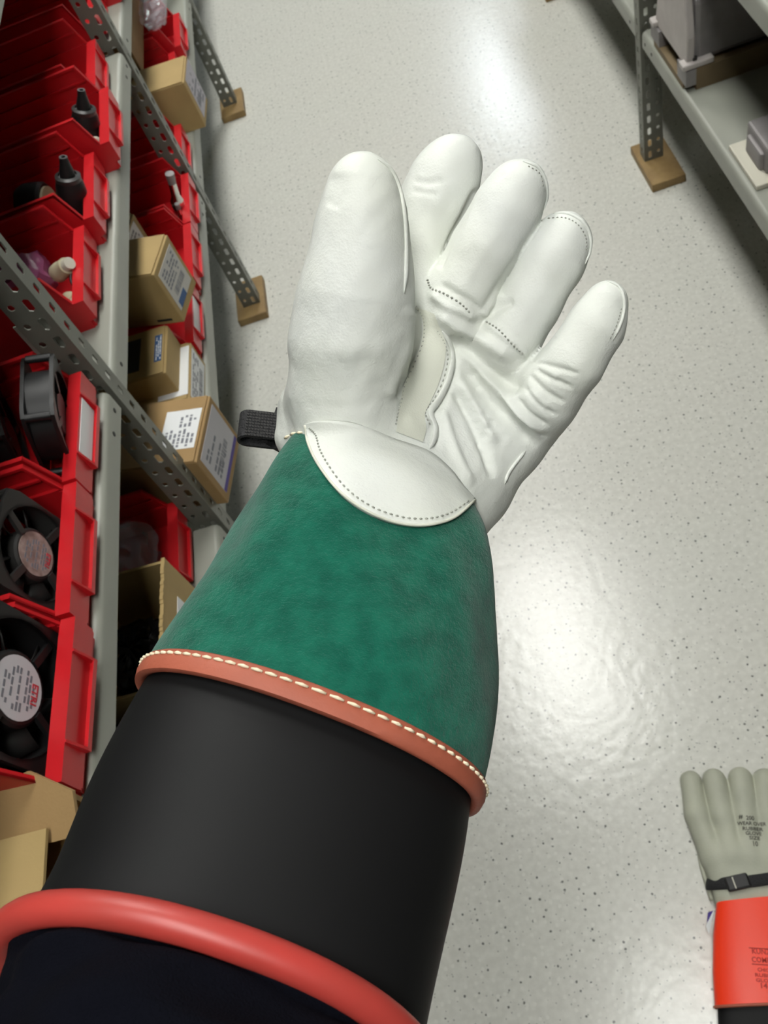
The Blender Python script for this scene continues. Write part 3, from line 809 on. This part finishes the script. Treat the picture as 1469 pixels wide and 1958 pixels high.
PALM = [
    [cp(798, 580, .482, .0200), cp(770, 720, .482, .024), cp(745, 900, .470, .026)],
    [cp(868, 605, .480, .0185), cp(835, 730, .487, .022), cp(780, 900, .475, .026)],
    [cp(950, 695, .480, .0185), cp(905, 790, .489, .021), cp(830, 910, .480, .026)],
    [cp(1010, 790, .486, .0195), cp(968, 838, .489, .0215), cp(893, 925, .486, .0245), cp(862, 980, .482, .0225)],
    [cp(660, 750, .452, .0285), cp(668, 830, .458, .027), cp(700, 930, .466, .026)],
    [cp(588, 790, .474, .0165), cp(572, 835, .474, .0135)],
    [cp(745, 900, .470, .026), cp(730, 1010, .456, .026)],
    [cp(845, 930, .480, .025), cp(800, 1010, .468, .025)],
]
def hand_field(P):
    palm = None
    for c in PALM:
        e = chain(P, c, 0.008)
        palm = e if palm is None else smin(palm, e, 0.016)
    out = palm
    for f_, k in ((THUMB, 0.006), (INDEX, 0.010), (MIDDLE, 0.009), (RING, 0.007), (PINKY, 0.007)):
        e = smin(chain(P, f_, 0.010), palm, k)
        out = np.minimum(out, e)
    return out
allp = np.array([p for c in [THUMB, INDEX, MIDDLE, RING, PINKY]+PALM for p, r in c])
H_ = 0.0008
lo_ = allp.min(0)-0.036; hi_ = allp.max(0)+0.036
KS = 5
nc_ = np.ceil((hi_-lo_)/(H_*KS)).astype(int)+1
cg_ = [lo_[i]+np.arange(nc_[i])*H_*KS for i in range(3)]
Dc = hand_field(np.stack(np.meshgrid(*cg_, indexing='ij'), -1).reshape(-1, 3)).reshape(tuple(nc_))
D = np.kron(Dc, np.ones((KS, KS, KS))).astype(np.float32)        # far cells keep the coarse value
near = np.argwhere(np.abs(D) < H_*KS*2.2)
for i0 in range(0, len(near), 400000):
    q_ = near[i0:i0+400000]
    D[tuple(q_.T)] = hand_field(lo_+q_*H_)
V, F = surface_nets(D, lo_, H_)
V = smooth_np(V, F, 3)
Nn = normals_np(V, F)
if (Nn*(V-allp.mean(0))).sum() < 0: F = F[:, ::-1]; Nn = -Nn
# folds, creases and seams of the leather, on the side turned to the palm
px = np.stack([V[:, 0]/V[:, 2]*FPX+CX, V[:, 1]/V[:, 2]*FPX+CY], 1)
front = np.clip(-(Nn*V).sum(1)/np.linalg.norm(V, axis=1)*2.0, 0, 1)
disp = np.zeros(len(V))
def crease(pts, amp, wid, fade=0.15, n=24):
    global disp
    b, s, p_ = poly_dist(px, spline(pts, n))
    fd = np.clip(np.minimum(p_, 1-p_)/fade, 0, 1)
    disp += amp*np.exp(-(b/wid)**2)*fd*front
def step(pts, amp, wid, fade=0.08, n=24):
    """leather overlapping: raised on one side of a line, falling off away from it"""
    global disp
    b, s, p_ = poly_dist(px, spline(pts, n))
    fd = np.clip(np.minimum(p_, 1-p_)/fade, 0, 1)
    disp += amp*np.where(s > 0, np.exp(-(b/wid)**2), np.exp(-(b/3.0)**2))*fd*front
mm = 0.001
crease([(831, 592), (880, 628), (930, 655), (985, 690)], 4.4*mm, 16)
crease([(862, 640), (905, 690), (965, 730), (1010, 735)], -4.6*mm, 17)
crease([(868, 655), (923, 715), (975, 768), (1040, 838)], 4.4*mm, 10)
crease([(880, 690), (935, 760), (985, 815), (1030, 855)], -4.2*mm, 14)
crease([(863, 734), (896, 794), (926, 859), (945, 915)], -3.4*mm, 9)
crease([(880, 725), (915, 790), (950, 850)], 2.2*mm, 9)
crease([(845, 780), (870, 860), (905, 930)], 2.2*mm, 9)
crease([(820, 555), (850, 580), (885, 595), (912, 612)], 2.6*mm, 10)
crease([(838, 540), (870, 560), (905, 580), (918, 600)], -1.8*mm, 7)
crease([(925, 612), (960, 640), (990, 662), (1012, 690)], 2.0*mm, 9)
crease([(935, 604), (955, 588), (985, 576)], -1.6*mm, 8)
crease([(1018, 692), (1055, 700), (1110, 716)], -1.5*mm, 4.5)
crease([(1022, 704), (1052, 722), (1098, 742)], -1.5*mm, 5)
crease([(1012, 716), (1040, 745), (1082, 772)], -1.9*mm, 5.5)
crease([(1000, 735), (1030, 772), (1066, 796)], -1.6*mm, 5)
crease([(985, 758), (1012, 792), (1050, 815)], -2.2*mm, 6)
crease([(995, 800), (1020, 822), (1046, 836)], -1.4*mm, 5)
crease([(1030, 700), (1070, 725)], 0.9*mm, 7)
crease([(1008, 745), (1050, 785)], 1.0*mm, 7)
crease([(912, 360), (892, 400), (864, 455), (838, 515)], -1.8*mm, 6, 0.05)
crease([(1040, 412), (1003, 470), (957, 540), (918, 602)], -1.0*mm, 6, 0.05)
crease([(1060, 640), (1012, 690)], -1.2*mm, 6, 0.05)
crease([(960, 560), (935, 590), (922, 606)], 1.6*mm, 8, 0.1)
crease([(640, 330), (645, 365), (632, 400)], -0.9*mm, 18)
crease([(790, 345), (820, 350), (850, 345)], -0.8*mm, 8)
crease([(785, 362), (810, 368), (840, 372)], -0.7*mm, 7)
crease([(620, 660), (680, 675), (750, 665)], 0.9*mm, 26)
crease([(640, 705), (700, 690), (745, 700)], -0.9*mm, 22)
crease([(570, 770), (640, 780), (720, 770)], -0.5*mm, 14)
crease([(775, 800), (800, 815), (820, 800)], 1.6*mm, 12)
SEAM1 = [(790, 586), (805, 606), (808, 632), (803, 662), (786, 700), (768, 735), (762, 765)]
SEAM2 = [(846, 632), (858, 655), (865, 684), (857, 725), (838, 765), (822, 788), (832, 815), (829, 840), (821, 858)]
crease(SEAM1, -2.4*mm, 6, 0.05)
crease([(q[0]-14, q[1]) for q in SEAM1], 1.6*mm, 12, 0.08)
crease([(q[0]+9, q[1]+2) for q in SEAM2], -2.0*mm, 7, 0.05)
# broad softness and fine puckers
def bumpnoise(Q, sc, seed):
    r = np.random.default_rng(seed); o_ = np.zeros(len(Q))
    for _ in range(10):
        k = r.normal(size=3)*sc; o_ += np.sin(Q @ k+r.uniform(0, 6.28))
    return o_/10
disp += 0.0009*bumpnoise(V, 110, 1)+0.0004*bumpnoise(V, 330, 2)
pk = np.exp(-(((px[:, 0]-925)/45)**2+((px[:, 1]-800)/75)**2))*front
disp += pk*0.0010*bumpnoise(V, 1100, 3)
V = V+Nn*disp[:, None]
V = smooth_np(V, F, 1, 0.35)
VH = cam_to_world(V)
GB = world_at(745, 950, .46)
glove = thing('leather_protector_glove', tuple(GB), 'white leather glove with green suede cuff worn on the raised hand', 'glove')
hand = mesh_np('leather_hand', VH, F, M_leather, glove, GB)

# ------------------------------------------------------------------ cuffs and sleeve as lofted tubes
def tube_sections(secs, n_long, n_round, inflate=0.0, wob=0.0, seed=0):
    """secs rows: Lu, Lv, Ru, Rv, depth, thickness -> camera-space rings"""
    S = spline(secs, n_long)
    C_ = []; W_ = []
    for s in S:
        a, b = cam_at(s[0], s[1], s[4]), cam_at(s[2], s[3], s[4]); C_.append((a+b)/2); W_.append((b-a)/2)
    C_ = np.array(C_); rings = []
    for k in range(n_long):
        ax = C_[min(k+1, n_long-1)]-C_[max(k-1, 0)]; ax = ax/np.linalg.norm(ax)
        W0 = W_[k]; wl = np.linalg.norm(W0)
        hv = np.cross(ax, W0); hv = hv/np.linalg.norm(hv)*(S[k][5]+inflate)
        if hv[2] > 0: hv = -hv           # towards the viewer
        W1 = W0/wl*(wl+inflate)
        ring = []
        for i in range(n_round):
            q = 2*math.pi*i/n_round; c, s_ = math.cos(q), math.sin(q); e = 0.92
            ring.append(C_[k]+W1*np.sign(c)*abs(c)**e+hv*np.sign(s_)*abs(s_)**e)
        rings.append(np.array(ring))
    return rings
def world_rings(r): return [cam_to_world(x) for x in r]
CUFF = [(575, 814, 908, 996, .462, .026), (515, 902, 926, 1060, .447, .039), (450, 1000, 940, 1150, .434, .045),
        (385, 1105, 946, 1285, .418, .049), (322, 1205, 940, 1415, .403, .052), (266, 1300, 908, 1548, .388, .054)]
rc = tube_sections(CUFF, 40, 72)
for k, r in enumerate(rc):       # soft dents in the suede
    for i in range(len(r)):
        q = 2*math.pi*i/len(r)
        c_ = r.mean(0); n_ = (r[i]-c_)/np.linalg.norm(r[i]-c_)
        r[i] += n_*(0.0016*math.sin(3*q+k*0.12)+0.0012*math.sin(5*q-k*0.2+1)+0.0008*math.sin(9*q+k*0.3))*math.sin(math.pi*k/39)
rcw = world_rings(rc)
inner = [cam_to_world(r.mean(0)+(r-r.mean(0))*0.965) for r in rc]
cb = MB().loft(rcw+inner[::-1], closed=True)
cuff = cb.build('suede_cuff', M_green, glove, off=GB, smooth=True)
# rust binding rolled over the cuff's edge
prof = []
NS = 84
rb = tube_sections(CUFF, 40, NS)
ringE, ringB = rb[-1], rb[-3]
axE = (ringE-ringB); axE = axE/np.linalg.norm(axE, axis=1)[:, None]
cE = ringE.mean(0); outE = (ringE-cE); outE = outE/np.linalg.norm(outE, axis=1)[:, None]
bind = []
for (sx, so) in ((-0.0085, 0.0004), (-0.0076, 0.0016), (-0.002, 0.0022), (0.0015, 0.0012), (0.0022, -0.0012), (0.001, -0.0034), (-0.004, -0.0040), (-0.0085, -0.0040)):
    bind.append(cam_to_world(ringE+axE*sx+outE*so))
MB().loft(bind, closed=True).build('edge_binding', M_brown, glove, off=GB, smooth=60)
st = MB()
for i in range(NS):
    p = ringE[i]+axE[i]*(-0.0056)+outE[i]*0.0019; q = ringE[(i+1) % NS]+axE[(i+1) % NS]*(-0.0056)+outE[(i+1) % NS]*0.0019
    a_ = p+(q-p)*0.08; b_ = p+(q-p)*0.88; m_ = (a_+b_)/2+outE[i]*0.0005
    st.tube([cam_to_world(a_), cam_to_world(m_), cam_to_world(b_)], [0.0005, 0.0008, 0.0005], 6)
st.build('binding_stitches', M_thread, glove, off=GB, smooth=True, kind='stuff')

# surface to sew things on
bpy.context.view_layer.update()
tv = [tuple(p) for p in VH]; tf = [tuple(f) for f in F.tolist()]
b0 = len(tv); tv += cb.v; tf += [tuple(b0+i for i in f) for f in cb.f]
BV = BVHTree.FromPolygons([Vector(p) for p in tv], tf)
def snap(u, v, lift=0.0):
    r = ray(u, v); r = r/np.linalg.norm(r)
    h = BV.ray_cast(Vector(CAM), Vector(r))
    if h[0] is None: return None, None
    n = h[1] if h[1].dot(Vector(r)) < 0 else -h[1]
    return np.array(h[0])+np.array(n)*lift, np.array(n)
def snapped(pts, n, lift):
    P = []; Q = []
    for u, v in spline(pts, n):
        p, nn2 = snap(u, v, lift)
        if p is not None and (not P or np.linalg.norm(p-P[-1]) < 0.02): P.append(p); Q.append(nn2)
    if len(P) > 4:
        P = np.array(P)
        for _ in range(2): P[1:-1] = 0.5*P[1:-1]+0.25*(P[:-2]+P[2:])
    return P, Q
def welt(name, pts, r, m, n=40, flat=0.6, lift=0.0003):
    P, Q = snapped(pts, n, lift)
    if len(P) < 4: return
    tt = np.linspace(0, 1, len(P)); rad = r*(0.15+0.85*np.clip(np.minimum(tt, 1-tt)/0.14, 0, 1))
    return MB().tube(P, rad, 8, flat=flat, normal=np.array(Q)).build(name, m, glove, off=GB, smooth=True)
def stitches(name, pts, pitch_px, m, r=0.0005, duty=0.5, lift=0.0002, fl=1.0):
    L = np.sum(np.linalg.norm(np.diff(spline(pts, 60), axis=0), axis=1)); n = max(2, int(L/pitch_px))
    S = spline(pts, n*4+1); mb = MB()
    for k in range(n):
        i0 = k*4; a, b = S[i0], S[min(i0+max(1, int(4*duty)), len(S)-1)]
        p, n1 = snap(*a, lift); q, n2 = snap(*b, lift)
        if p is None or q is None or np.linalg.norm(p-q) > 0.012: continue
        mb.tube([p, (p+q)/2+n1*r*0.4, q], [r*0.5, r, r*0.5], 6, flat=fl, normal=n1)
    if mb.v: return mb.build(name, m, glove, off=GB, smooth=True, kind='stuff')

# crescent patch sewn over the wrist
up_ = spline([(583, 811), (610, 806), (650, 807), (700, 816), (755, 838), (820, 861), (862, 895), (888, 928), (910, 953)], 48)
lo2 = spline([(583, 813), (590, 850), (612, 893), (650, 940), (700, 976), (758, 999), (815, 1004), (868, 990), (909, 956)], 48)
NT = 18; grid = np.full((48, NT, 3), np.nan)
for i in range(48):
    for j in range(NT):
        t_ = j/(NT-1); p, n1 = snap(*(up_[i]*(1-t_)+lo2[i]*t_), 0.0012)
        if p is not None: grid[i, j] = p
cams = (grid-CAM) @ ROT                      # smooth the depth so that the patch spans small steps
dep = cams[..., 2]; dep = np.where(np.isnan(dep), np.nanmean(dep), dep)
for _ in range(6):
    e = dep.copy(); e[1:-1, 1:-1] = np.minimum(dep[1:-1, 1:-1], 0.25*(dep[:-2, 1:-1]+dep[2:, 1:-1]+dep[1:-1, :-2]+dep[1:-1, 2:])); dep = e
GV = np.zeros_like(grid)
for i in range(48):
    for j in range(NT):
        t_ = j/(NT-1); u, v = up_[i]*(1-t_)+lo2[i]*t_; GV[i, j] = cam_to_world(cam_at(u, v, dep[i, j]-0.0018))
pb = MB(); pb.add(GV.reshape(-1, 3), [(i*NT+j, (i+1)*NT+j, (i+1)*NT+j+1, i*NT+j+1) for i in range(47) for j in range(NT-1)])
patch = pb.build('wrist_patch', M_leather, glove, off=GB, smooth=True)
so = patch.modifiers.new('solid', 'SOLIDIFY'); so.thickness = 0.0026; so.offset = -1 
b0 = len(tv); tv += pb.v; tf += [tuple(b0+i for i in f) for f in pb.f]
BV = BVHTree.FromPolygons([Vector(p) for p in tv], tf)
stitches('patch_stitches', [(592, 818), (604, 832), (611, 858), (628, 890), (660, 932), (705, 966), (760, 987), (815, 992), (862, 980), (900, 955)], 9, M_needle, 0.00055, 0.5)
MB().tube([p for p, _ in [(GV[i, -1], 0) for i in range(48)]], 0.0007, 6).build('patch_edge', M_edge, glove, off=GB, smooth=True)
# strip of cream leather between thumb and palm
su_ = spline([(q[0]+3, q[1]) for q in SEAM1]+[(760, 795), (757, 826)], 30); sl_ = spline([(832, 600), (845, 632), (852, 660), (848, 700), (836, 740), (822, 770), (812, 792), (814, 822), (808, 846)], 30)
sg = np.zeros((30, 8, 3)); okk = True
for i in range(30):
    for j in range(8):
        t_ = j/7; p, n1 = snap(*(su_[i]*(1-t_)+sl_[i]*t_), 0.0006)
        sg[i, j] = p
MB().add(sg.reshape(-1, 3), [(i*8+j, (i+1)*8+j, (i+1)*8+j+1, i*8+j+1) for i in range(29) for j in range(7)]).build('thumb_gusset', M_leather2, glove, off=GB, smooth=True)
welt('palm_welt', SEAM2, 0.0022, M_leather, 50, 0.45, 0.0006)
stitches('welt_stitches', [(q[0]-9, q[1]) for q in SEAM2[:7]], 8, M_needle, 0.00045)
stitches('gusset_stitches', [(q[0]+5, q[1]) for q in SEAM1]+[(760, 790), (756, 815)], 8, M_needle, 0.0005)
welt('thumb_welt', [(722, 305), (748, 325), (765, 365), (773, 410), (776, 460), (776, 520), (772, 560)], 0.0013, M_leather, 40, 0.8)
welt('middle_finger_welt', [(1000, 309), (1028, 320), (1043, 345), (1046, 375), (1040, 400)], 0.0010, M_leather, 30, 0.8)
welt('ring_finger_welt', [(1052, 409), (1085, 409), (1113, 424), (1128, 450), (1128, 480), (1118, 505)], 0.0010, M_leather, 30, 0.8)
welt('little_finger_welt', [(1160, 537), (1185, 550), (1194, 580), (1188, 615), (1172, 650)], 0.0009, M_leather, 30, 0.8)
welt('heel_welt', [(1005, 862), (990, 880), (972, 905), (965, 925)], 0.0010, M_leather, 20, 0.8)
stitches('ring_finger_stitches', [(1048, 418), (1080, 417), (1105, 430), (1120, 455), (1121, 480)], 7, M_needle, 0.0004)
stitches('middle_finger_stitches', [(1010, 318), (1032, 332), (1039, 360)], 7, M_needle, 0.0004)
stitches('little_finger_stitches', [(1188, 590), (1180, 618), (1165, 650)], 7, M_needle, 0.0004)
stitches('finger_base_stitches', [(818, 535), (826, 552), (850, 562), (880, 580), (900, 600)], 7, M_needle, 0.0007)
stitches('finger_base_stitches', [(930, 615), (955, 632), (980, 658), (1003, 678)], 7, M_needle, 0.0006)
stitches('cuff_top_stitches', [(545, 838), (562, 829), (582, 826)], 12, M_thread, 0.0008, 0.75)
# webbing strap round the back of the wrist with its folded loop
def racetrack(c, ax_l, ax_t, L_, T_, n=8):
    out = []
    for k in range(n+1): a = -math.pi/2+math.pi*k/n; out.append(c+ax_l*(L_/2-T_/2+T_/2*math.cos(a))+ax_t*(T_/2*math.sin(a)))
    for k in range(n+1): a = math.pi/2+math.pi*k/n; out.append(c+ax_l*(-L_/2+T_/2+T_/2*math.cos(a))+ax_t*(T_/2*math.sin(a)))
    return out
c0 = cam_at(505, 822, .480); axl = np.array([0.97, 0.10, 0.15]); axl /= np.linalg.norm(axl)
axw = np.array([-0.22, 0.80, -0.5]); axw -= axl*np.dot(axw, axl); axw /= np.linalg.norm(axw)
axt = np.cross(axl, axw)
r0 = np.array(racetrack(c0, axl, axt, 0.028, 0.011)); r1 = np.array(racetrack(c0, axl, axt, 0.0245, 0.0075))
wv = axw*0.0085
MB().loft([cam_to_world(r0-wv), cam_to_world(r0+wv), cam_to_world(r1+wv), cam_to_world(r1-wv)], closed=True).build('strap_loop', M_web, glove, off=GB, smooth=50)
ribs = MB()
for k in range(9):
    o_ = axw*(-0.0075+k*0.0019)
    for j in range(13):
        a_ = c0+o_-axt*0.0057*np.sign(axt[2])-axl*0.010+axl*j*0.0016
        ribs.tube([cam_to_world(a_), cam_to_world(a_+axl*0.0012+axw*0.0004)], 0.0005, 5)
ribs.build('webbing_weave', M_black2, glove, off=GB, kind='stuff')
sp = spline([(*cam_at(520, 812, .480),), (*cam_at(545, 830, .488),), (*cam_at(640, 880, .508),), (*cam_at(760, 935, .512),), (*cam_at(880, 970, .506),), (*cam_at(930, 978, .495),), (*cam_at(937, 984, .478),)], 40)
sb = MB(); rings = []
for k in range(40):
    t_ = sp[min(k+1, 39)]-sp[max(k-1, 0)]; t_ /= np.linalg.norm(t_)
    wv2 = np.array([-0.25, 0.9, -0.3]); wv2 -= t_*np.dot(wv2, t_); wv2 /= np.linalg.norm(wv2); nv = np.cross(t_, wv2)
    rings.append([cam_to_world(sp[k]+wv2*a_*0.011+nv*b_*0.0012) for a_, b_ in ((-1, -1), (1, -1), (1, 1), (-1, 1))])
sb.loft(rings); sb.build('wrist_strap', M_web, glove, off=GB, smooth=30)

# ------------------------------------------------------------------ black rubber glove with rolled red rim, and the sleeve
RG = world_at(480, 1700, .33)
rubber = thing('rubber_insulating_glove', tuple(RG), 'black rubber glove with rolled red rim worn under the leather glove', 'glove')
RUB = [(470, 1040, 900, 1170, .432, .038), (330, 1230, 900, 1440, .400, .046), (264, 1330, 892, 1555, .386, .0485), (180, 1490, 872, 1690, .362, .051), (95, 1690, 828, 1890, .330, .051), (22, 1799, 789, 2068, .308, .0505)]
rr_ = tube_sections(RUB, 44, 72)
MB().loft(world_rings(rr_)+[cam_to_world(r.mean(0)+(r-r.mean(0))*0.97) for r in rr_[::-1]], closed=True).build('gauntlet', M_rubber, rubber, off=RG, smooth=True)
rim = rr_[-1]; cR = rim.mean(0); oR = (rim-cR)/np.linalg.norm(rim-cR, axis=1)[:, None]
axr = rr_[-1].mean(0)-rr_[-4].mean(0); axr /= np.linalg.norm(axr)
MB().tube(cam_to_world(rim+oR*0.0026+axr*0.002), 0.0059, 16, closed=True).build('rolled_rim', M_redrub, rubber, off=RG, smooth=True)

SB = world_at(300, 2000, .27)
person = thing('person', tuple(SB), 'person in dark navy sleeve holding the gloved arm out', 'person')
SLV = [(250, 1480, 800, 1650, .365, .040), (120, 1720, 770, 1910, .325, .044), (50, 1802, 757, 2058, .307, .0465), (-5, 1894, 744, 2162, .290, .048), (-80, 2050, 740, 2290, .266, .050), (-190, 2250, 740, 2560, .235, .054), (-330, 2600, 760, 3010, .200, .056)]
rs = tube_sections(SLV, 60, 72)
for k, r in enumerate(rs):
    c_ = r.mean(0)
    for i in range(len(r)):
        q = 2*math.pi*i/72; n_ = (r[i]-c_)/np.linalg.norm(r[i]-c_)
        r[i] += n_*(0.0022*math.sin(4*q+k*0.35)+0.0016*math.sin(7*q-k*0.5)+0.0010*math.sin(2*q+k*0.9))
MB().loft(world_rings(rs)).build('jacket_sleeve', M_navy, person, off=SB, smooth=True)

# ------------------------------------------------------------------ spare glove lying on the floor
SG = np.array([0.215, 0.25, 0.0])
spare = thing('spare_leather_glove', tuple(SG), 'beige leather glove with orange cuff lying on the floor', 'glove')
def fp(u, v, z, r): return (np.array([*on_z(u, v, z)[:2], z]), r)
FG = [[fp(1321, 1494, .019, .0165), fp(1334, 1560, .021, .0180), fp(1366, 1640, .020, .020)],
      [fp(1367, 1492, .023, .0178), fp(1382, 1560, .024, .0190), fp(1402, 1640, .021, .022)],
      [fp(1416, 1490, .024, .0182), fp(1426, 1560, .024, .0200), fp(1438, 1640, .021, .022)],
      [fp(1464, 1492, .022, .0178), fp(1468, 1560, .023, .0195), fp(1474, 1640, .021, .022)],
      [fp(1518, 1525, .019, .0170), fp(1512, 1600, .020, .0190), fp(1500, 1680, .019, .022)]]
PGm = [[fp(1372, 1640, .018, .020), fp(1392, 1725, .017, .0155)], [fp(1405, 1640, .020, .022), fp(1412, 1728, .017, .0165)],
       [fp(1440, 1640, .020, .022), fp(1440, 1728, .017, .0165)], [fp(1480, 1640, .020, .022), fp(1478, 1728, .017, .0165)], [fp(1500, 1680, .018, .022), fp(1500, 1728, .017, .016)]]
def spare_field(P):
    Q = P.copy(); Q[:, 2] = Q[:, 2]*1.0
    palm = None
    for c in PGm:
        e = chain(Q, c, 0.01); palm = e if palm is None else smin(palm, e, 0.014)
    out = palm
    for f_ in FG: out = smin(out, smin(chain(Q, f_, 0.008), palm, 0.014), 0.003)
    return np.maximum(out, 0.0006-P[:, 2])
ap = np.array([p for c in FG+PGm for p, r in c]); h2 = 0.0018
l2 = ap.min(0)-0.03; l2[2] = -0.004; u2 = ap.max(0)+0.03
n2_ = np.ceil((u2-l2)/h2).astype(int)
G = np.stack(np.meshgrid(*[l2[i]+np.arange(n2_[i])*h2 for i in range(3)], indexing='ij'), -1).reshape(-1, 3)
D2 = spare_field(G).reshape(tuple(n2_))
V2, F2 = surface_nets(D2, l2, h2); V2 = smooth_np(V2, F2, 3)
N2 = normals_np(V2, F2)
if (N2*(V2-ap.mean(0))).sum() < 0: F2 = F2[:, ::-1]; N2 = -N2
V2 = V2+N2*(0.0014*bumpnoise(V2, 90, 5)+0.0005*bumpnoise(V2*[1, 0.3, 1], 300, 6))[:, None]*np.clip(V2[:, 2:3]/0.01, 0, 1)
M_beigel = mat('worn_beige_leather', (178, 180, 162), 0.6, rgb2=(166, 168, 152), vscale=20, bump=0.0003, bscale=500)
mesh_np('leather_hand', V2, F2, M_beigel, spare, SG)
BV2 = BVHTree.FromPolygons([Vector(p) for p in V2], [tuple(f) for f in F2.tolist()])
def drop(x, y, lift=0.0004, default=0.04):
    h = BV2.ray_cast(Vector((x, y, 0.3)), Vector((0, 0, -1)))
    return (h[0].z if h[0] is not None else default)+lift
def stamp(name, lines_, z, m, use_drop):
    O = on_z(1440, 1600, z); ex = on_z(1470, 1601, z)-O; ex = ex/np.linalg.norm(ex); ey = np.cross([0, 0, 1], ex)
    mmpp = np.linalg.norm(on_z(1460, 1600, z)-O)/20
    for (txt, u, v, cap, wpx) in lines_:
        o_ = on_z(u, v, z)
        if txt == '-':
            mb = MB(); L_ = wpx*mmpp; pts = [o_+ex*L_*k/8 for k in range(9)]
            mb.tube([(p[0], p[1], z+0.0004) for p in pts], 0.0006, 4, flat=0.3, normal=(0, 0, 1)); mb.build('printed_line', m, spare, off=SG); continue
        TV, TF = text_mesh(txt, cap*mmpp*1.42)
        w0 = max(p[0] for p in TV); sc = wpx*mmpp/w0
        W = []
        for p in TV:
            q = o_+ex*p[0]*sc+ey*p[1]
            W.append((q[0], q[1], (drop(q[0], q[1]) if use_drop else z+0.0004)+p[2]))
        MB().add(W, TF).build('stamped_text', m, spare, off=SG)
stamp('stamp', [('#', 1413, 1566, 8, 8), ('200', 1427, 1569, 8, 16), ('WEAR OVER', 1411, 1578, 7, 55), ('RUBBER', 1420, 1588, 7, 40), ('GLOVE', 1426, 1597, 7, 31), ('SIZE', 1433, 1606, 7, 21), ('10', 1439, 1619, 10, 11)], 0.04, M_ink, True)
# orange cuff
def cpt(u, v, z): return on_z(u, v, z)
cu_ = MB(); rings = []
for (uL, uR, v, dv) in ((1370, 1545, 1727, -8), (1364, 1552, 1790, -8), (1363, 1556, 1860, -6), (1367, 1558, 1926, -4)):
    a, b = cpt(uL, v, .022), cpt(uR, v+dv*2, .022)
    c_ = (a+b)/2; W0 = (b-a)/2; ring = []
    for i in range(28):
        q = 2*math.pi*i/28; c, s_ = math.cos(q), math.sin(q)
        ring.append(c_+W0*np.sign(c)*abs(c)**0.8+np.array([0, 0, 1])*(np.sign(s_)*abs(s_)**0.55*0.0205))
    rings.append(ring)
cu_.loft(rings, cap0=True, cap1=False)
for r in (rings[-1],):
    pass
oc = cu_.build('orange_cuff', M_orange, spare, off=SG, smooth=50)
MB().tube(rings[-1], 0.0022, 8, closed=True).build('cuff_binding', M_brown, spare, off=SG, smooth=True)
stamp('cuff_print', [('-', 1432, 1812, 2, 90), ('KUNZ GLOVE', 1438, 1823, 9, 76), ('COMPANY', 1438, 1839, 9, 58), ('-', 1438, 1843, 2, 80), ('CHICAGO', 1449, 1857, 6, 40), ('RUBBER', 1444, 1867, 6, 42), ('GLOVES', 1446, 1877, 6, 40), ('14 Y', 1453, 1889, 9, 28)], 0.0427, M_redink, False)
# wrist strap with buckle
P = [on_z(u, v, .03) for u, v in ((1352, 1688), (1362, 1690), (1385, 1691), (1410, 1690), (1440, 1687), (1480, 1682), (1530, 1676))]
P = [np.array([p[0], p[1], drop(p[0], p[1], 0.001, 0.02)]) for p in P]; P[0][2] = 0.018
MB().tube(spline(P, 30), 0.0085, 10, flat=0.2, normal=(0, 0, 1)).build('strap', M_web, spare, off=SG, smooth=50)
pb_ = P[3]
MB().box((pb_[0]-0.017, pb_[1]-0.0105, pb_[2]-0.001), (pb_[0]+0.017, pb_[1]+0.0105, pb_[2]+0.005)).build('buckle', M_black, spare, off=SG, bevel=0.003)
MB().box((pb_[0]-0.006, pb_[1]-0.008, pb_[2]+0.005), (pb_[0]-0.0045, pb_[1]+0.008, pb_[2]+0.0055)).build('buckle_slot', M_white, spare, off=SG)
MB().tube(spline([on_z(1336, 1610, .012), on_z(1341, 1650, .014), on_z(1352, 1690, .012), on_z(1362, 1722, .012)], 16), 0.0035, 8).build('side_welt', M_beigel, spare, off=SG, smooth=True)
a, b, c = on_z(1366, 1738, .03), on_z(1350, 1770, .022), on_z(1356, 1786, .022)
e_ = on_z(1362, 1760, .03)
MB().add([a, b, c, e_]+[p-np.array([0, 0, .001]) for p in (a, b, c, e_)], [(0,1,2,3),(7,6,5,4),(0,4,5,1),(1,5,6,2),(2,6,7,3),(3,7,4,0)]).build('side_tag', M_paper, spare, off=SG)
a, b, c, e_ = on_z(1366, 1740, .0285), on_z(1354, 1745, .021), on_z(1352, 1768, .021), on_z(1362, 1762, .0285)
MB().add([a, b, c, e_]+[p-np.array([0, 0, .001]) for p in (a, b, c, e_)], [(0,1,2,3),(7,6,5,4),(0,4,5,1),(1,5,6,2),(2,6,7,3),(3,7,4,0)]).build('side_tag', M_violet, spare, off=SG)
# the rubber glove sticking out of it
rings = []
for (uL, uR, v, dv) in ((1372, 1540, 1915, -4), (1374, 1545, 1960, -3), (1376, 1556, 2080, -3), (1374, 1562, 2160, -3)):
    a, b = cpt(uL, v, .02), cpt(uR, v+dv*2, .02); c_ = (a+b)/2; W0 = (b-a)/2; ring = []
    for i in range(28):
        q = 2*math.pi*i/28; cc, s_ = math.cos(q), math.sin(q)
        ring.append(c_+W0*np.sign(cc)*abs(cc)**0.8+np.array([0, 0, 1])*(np.sign(s_)*abs(s_)**0.6*0.0165))
    rings.append(ring)
tr = thing('spare_rubber_glove', tuple(np.array([0.19, 0.0, 0.0])), 'black rubber cuff sticking out of the orange cuff on the floor', 'glove')
MB().loft(rings).build('gauntlet', M_rubber, tr, off=(0.19, 0, 0), smooth=50)
MB().tube(rings[-1], 0.004, 8, closed=True).build('rolled_rim', M_redrub, tr, off=(0.19, 0, 0), smooth=True)
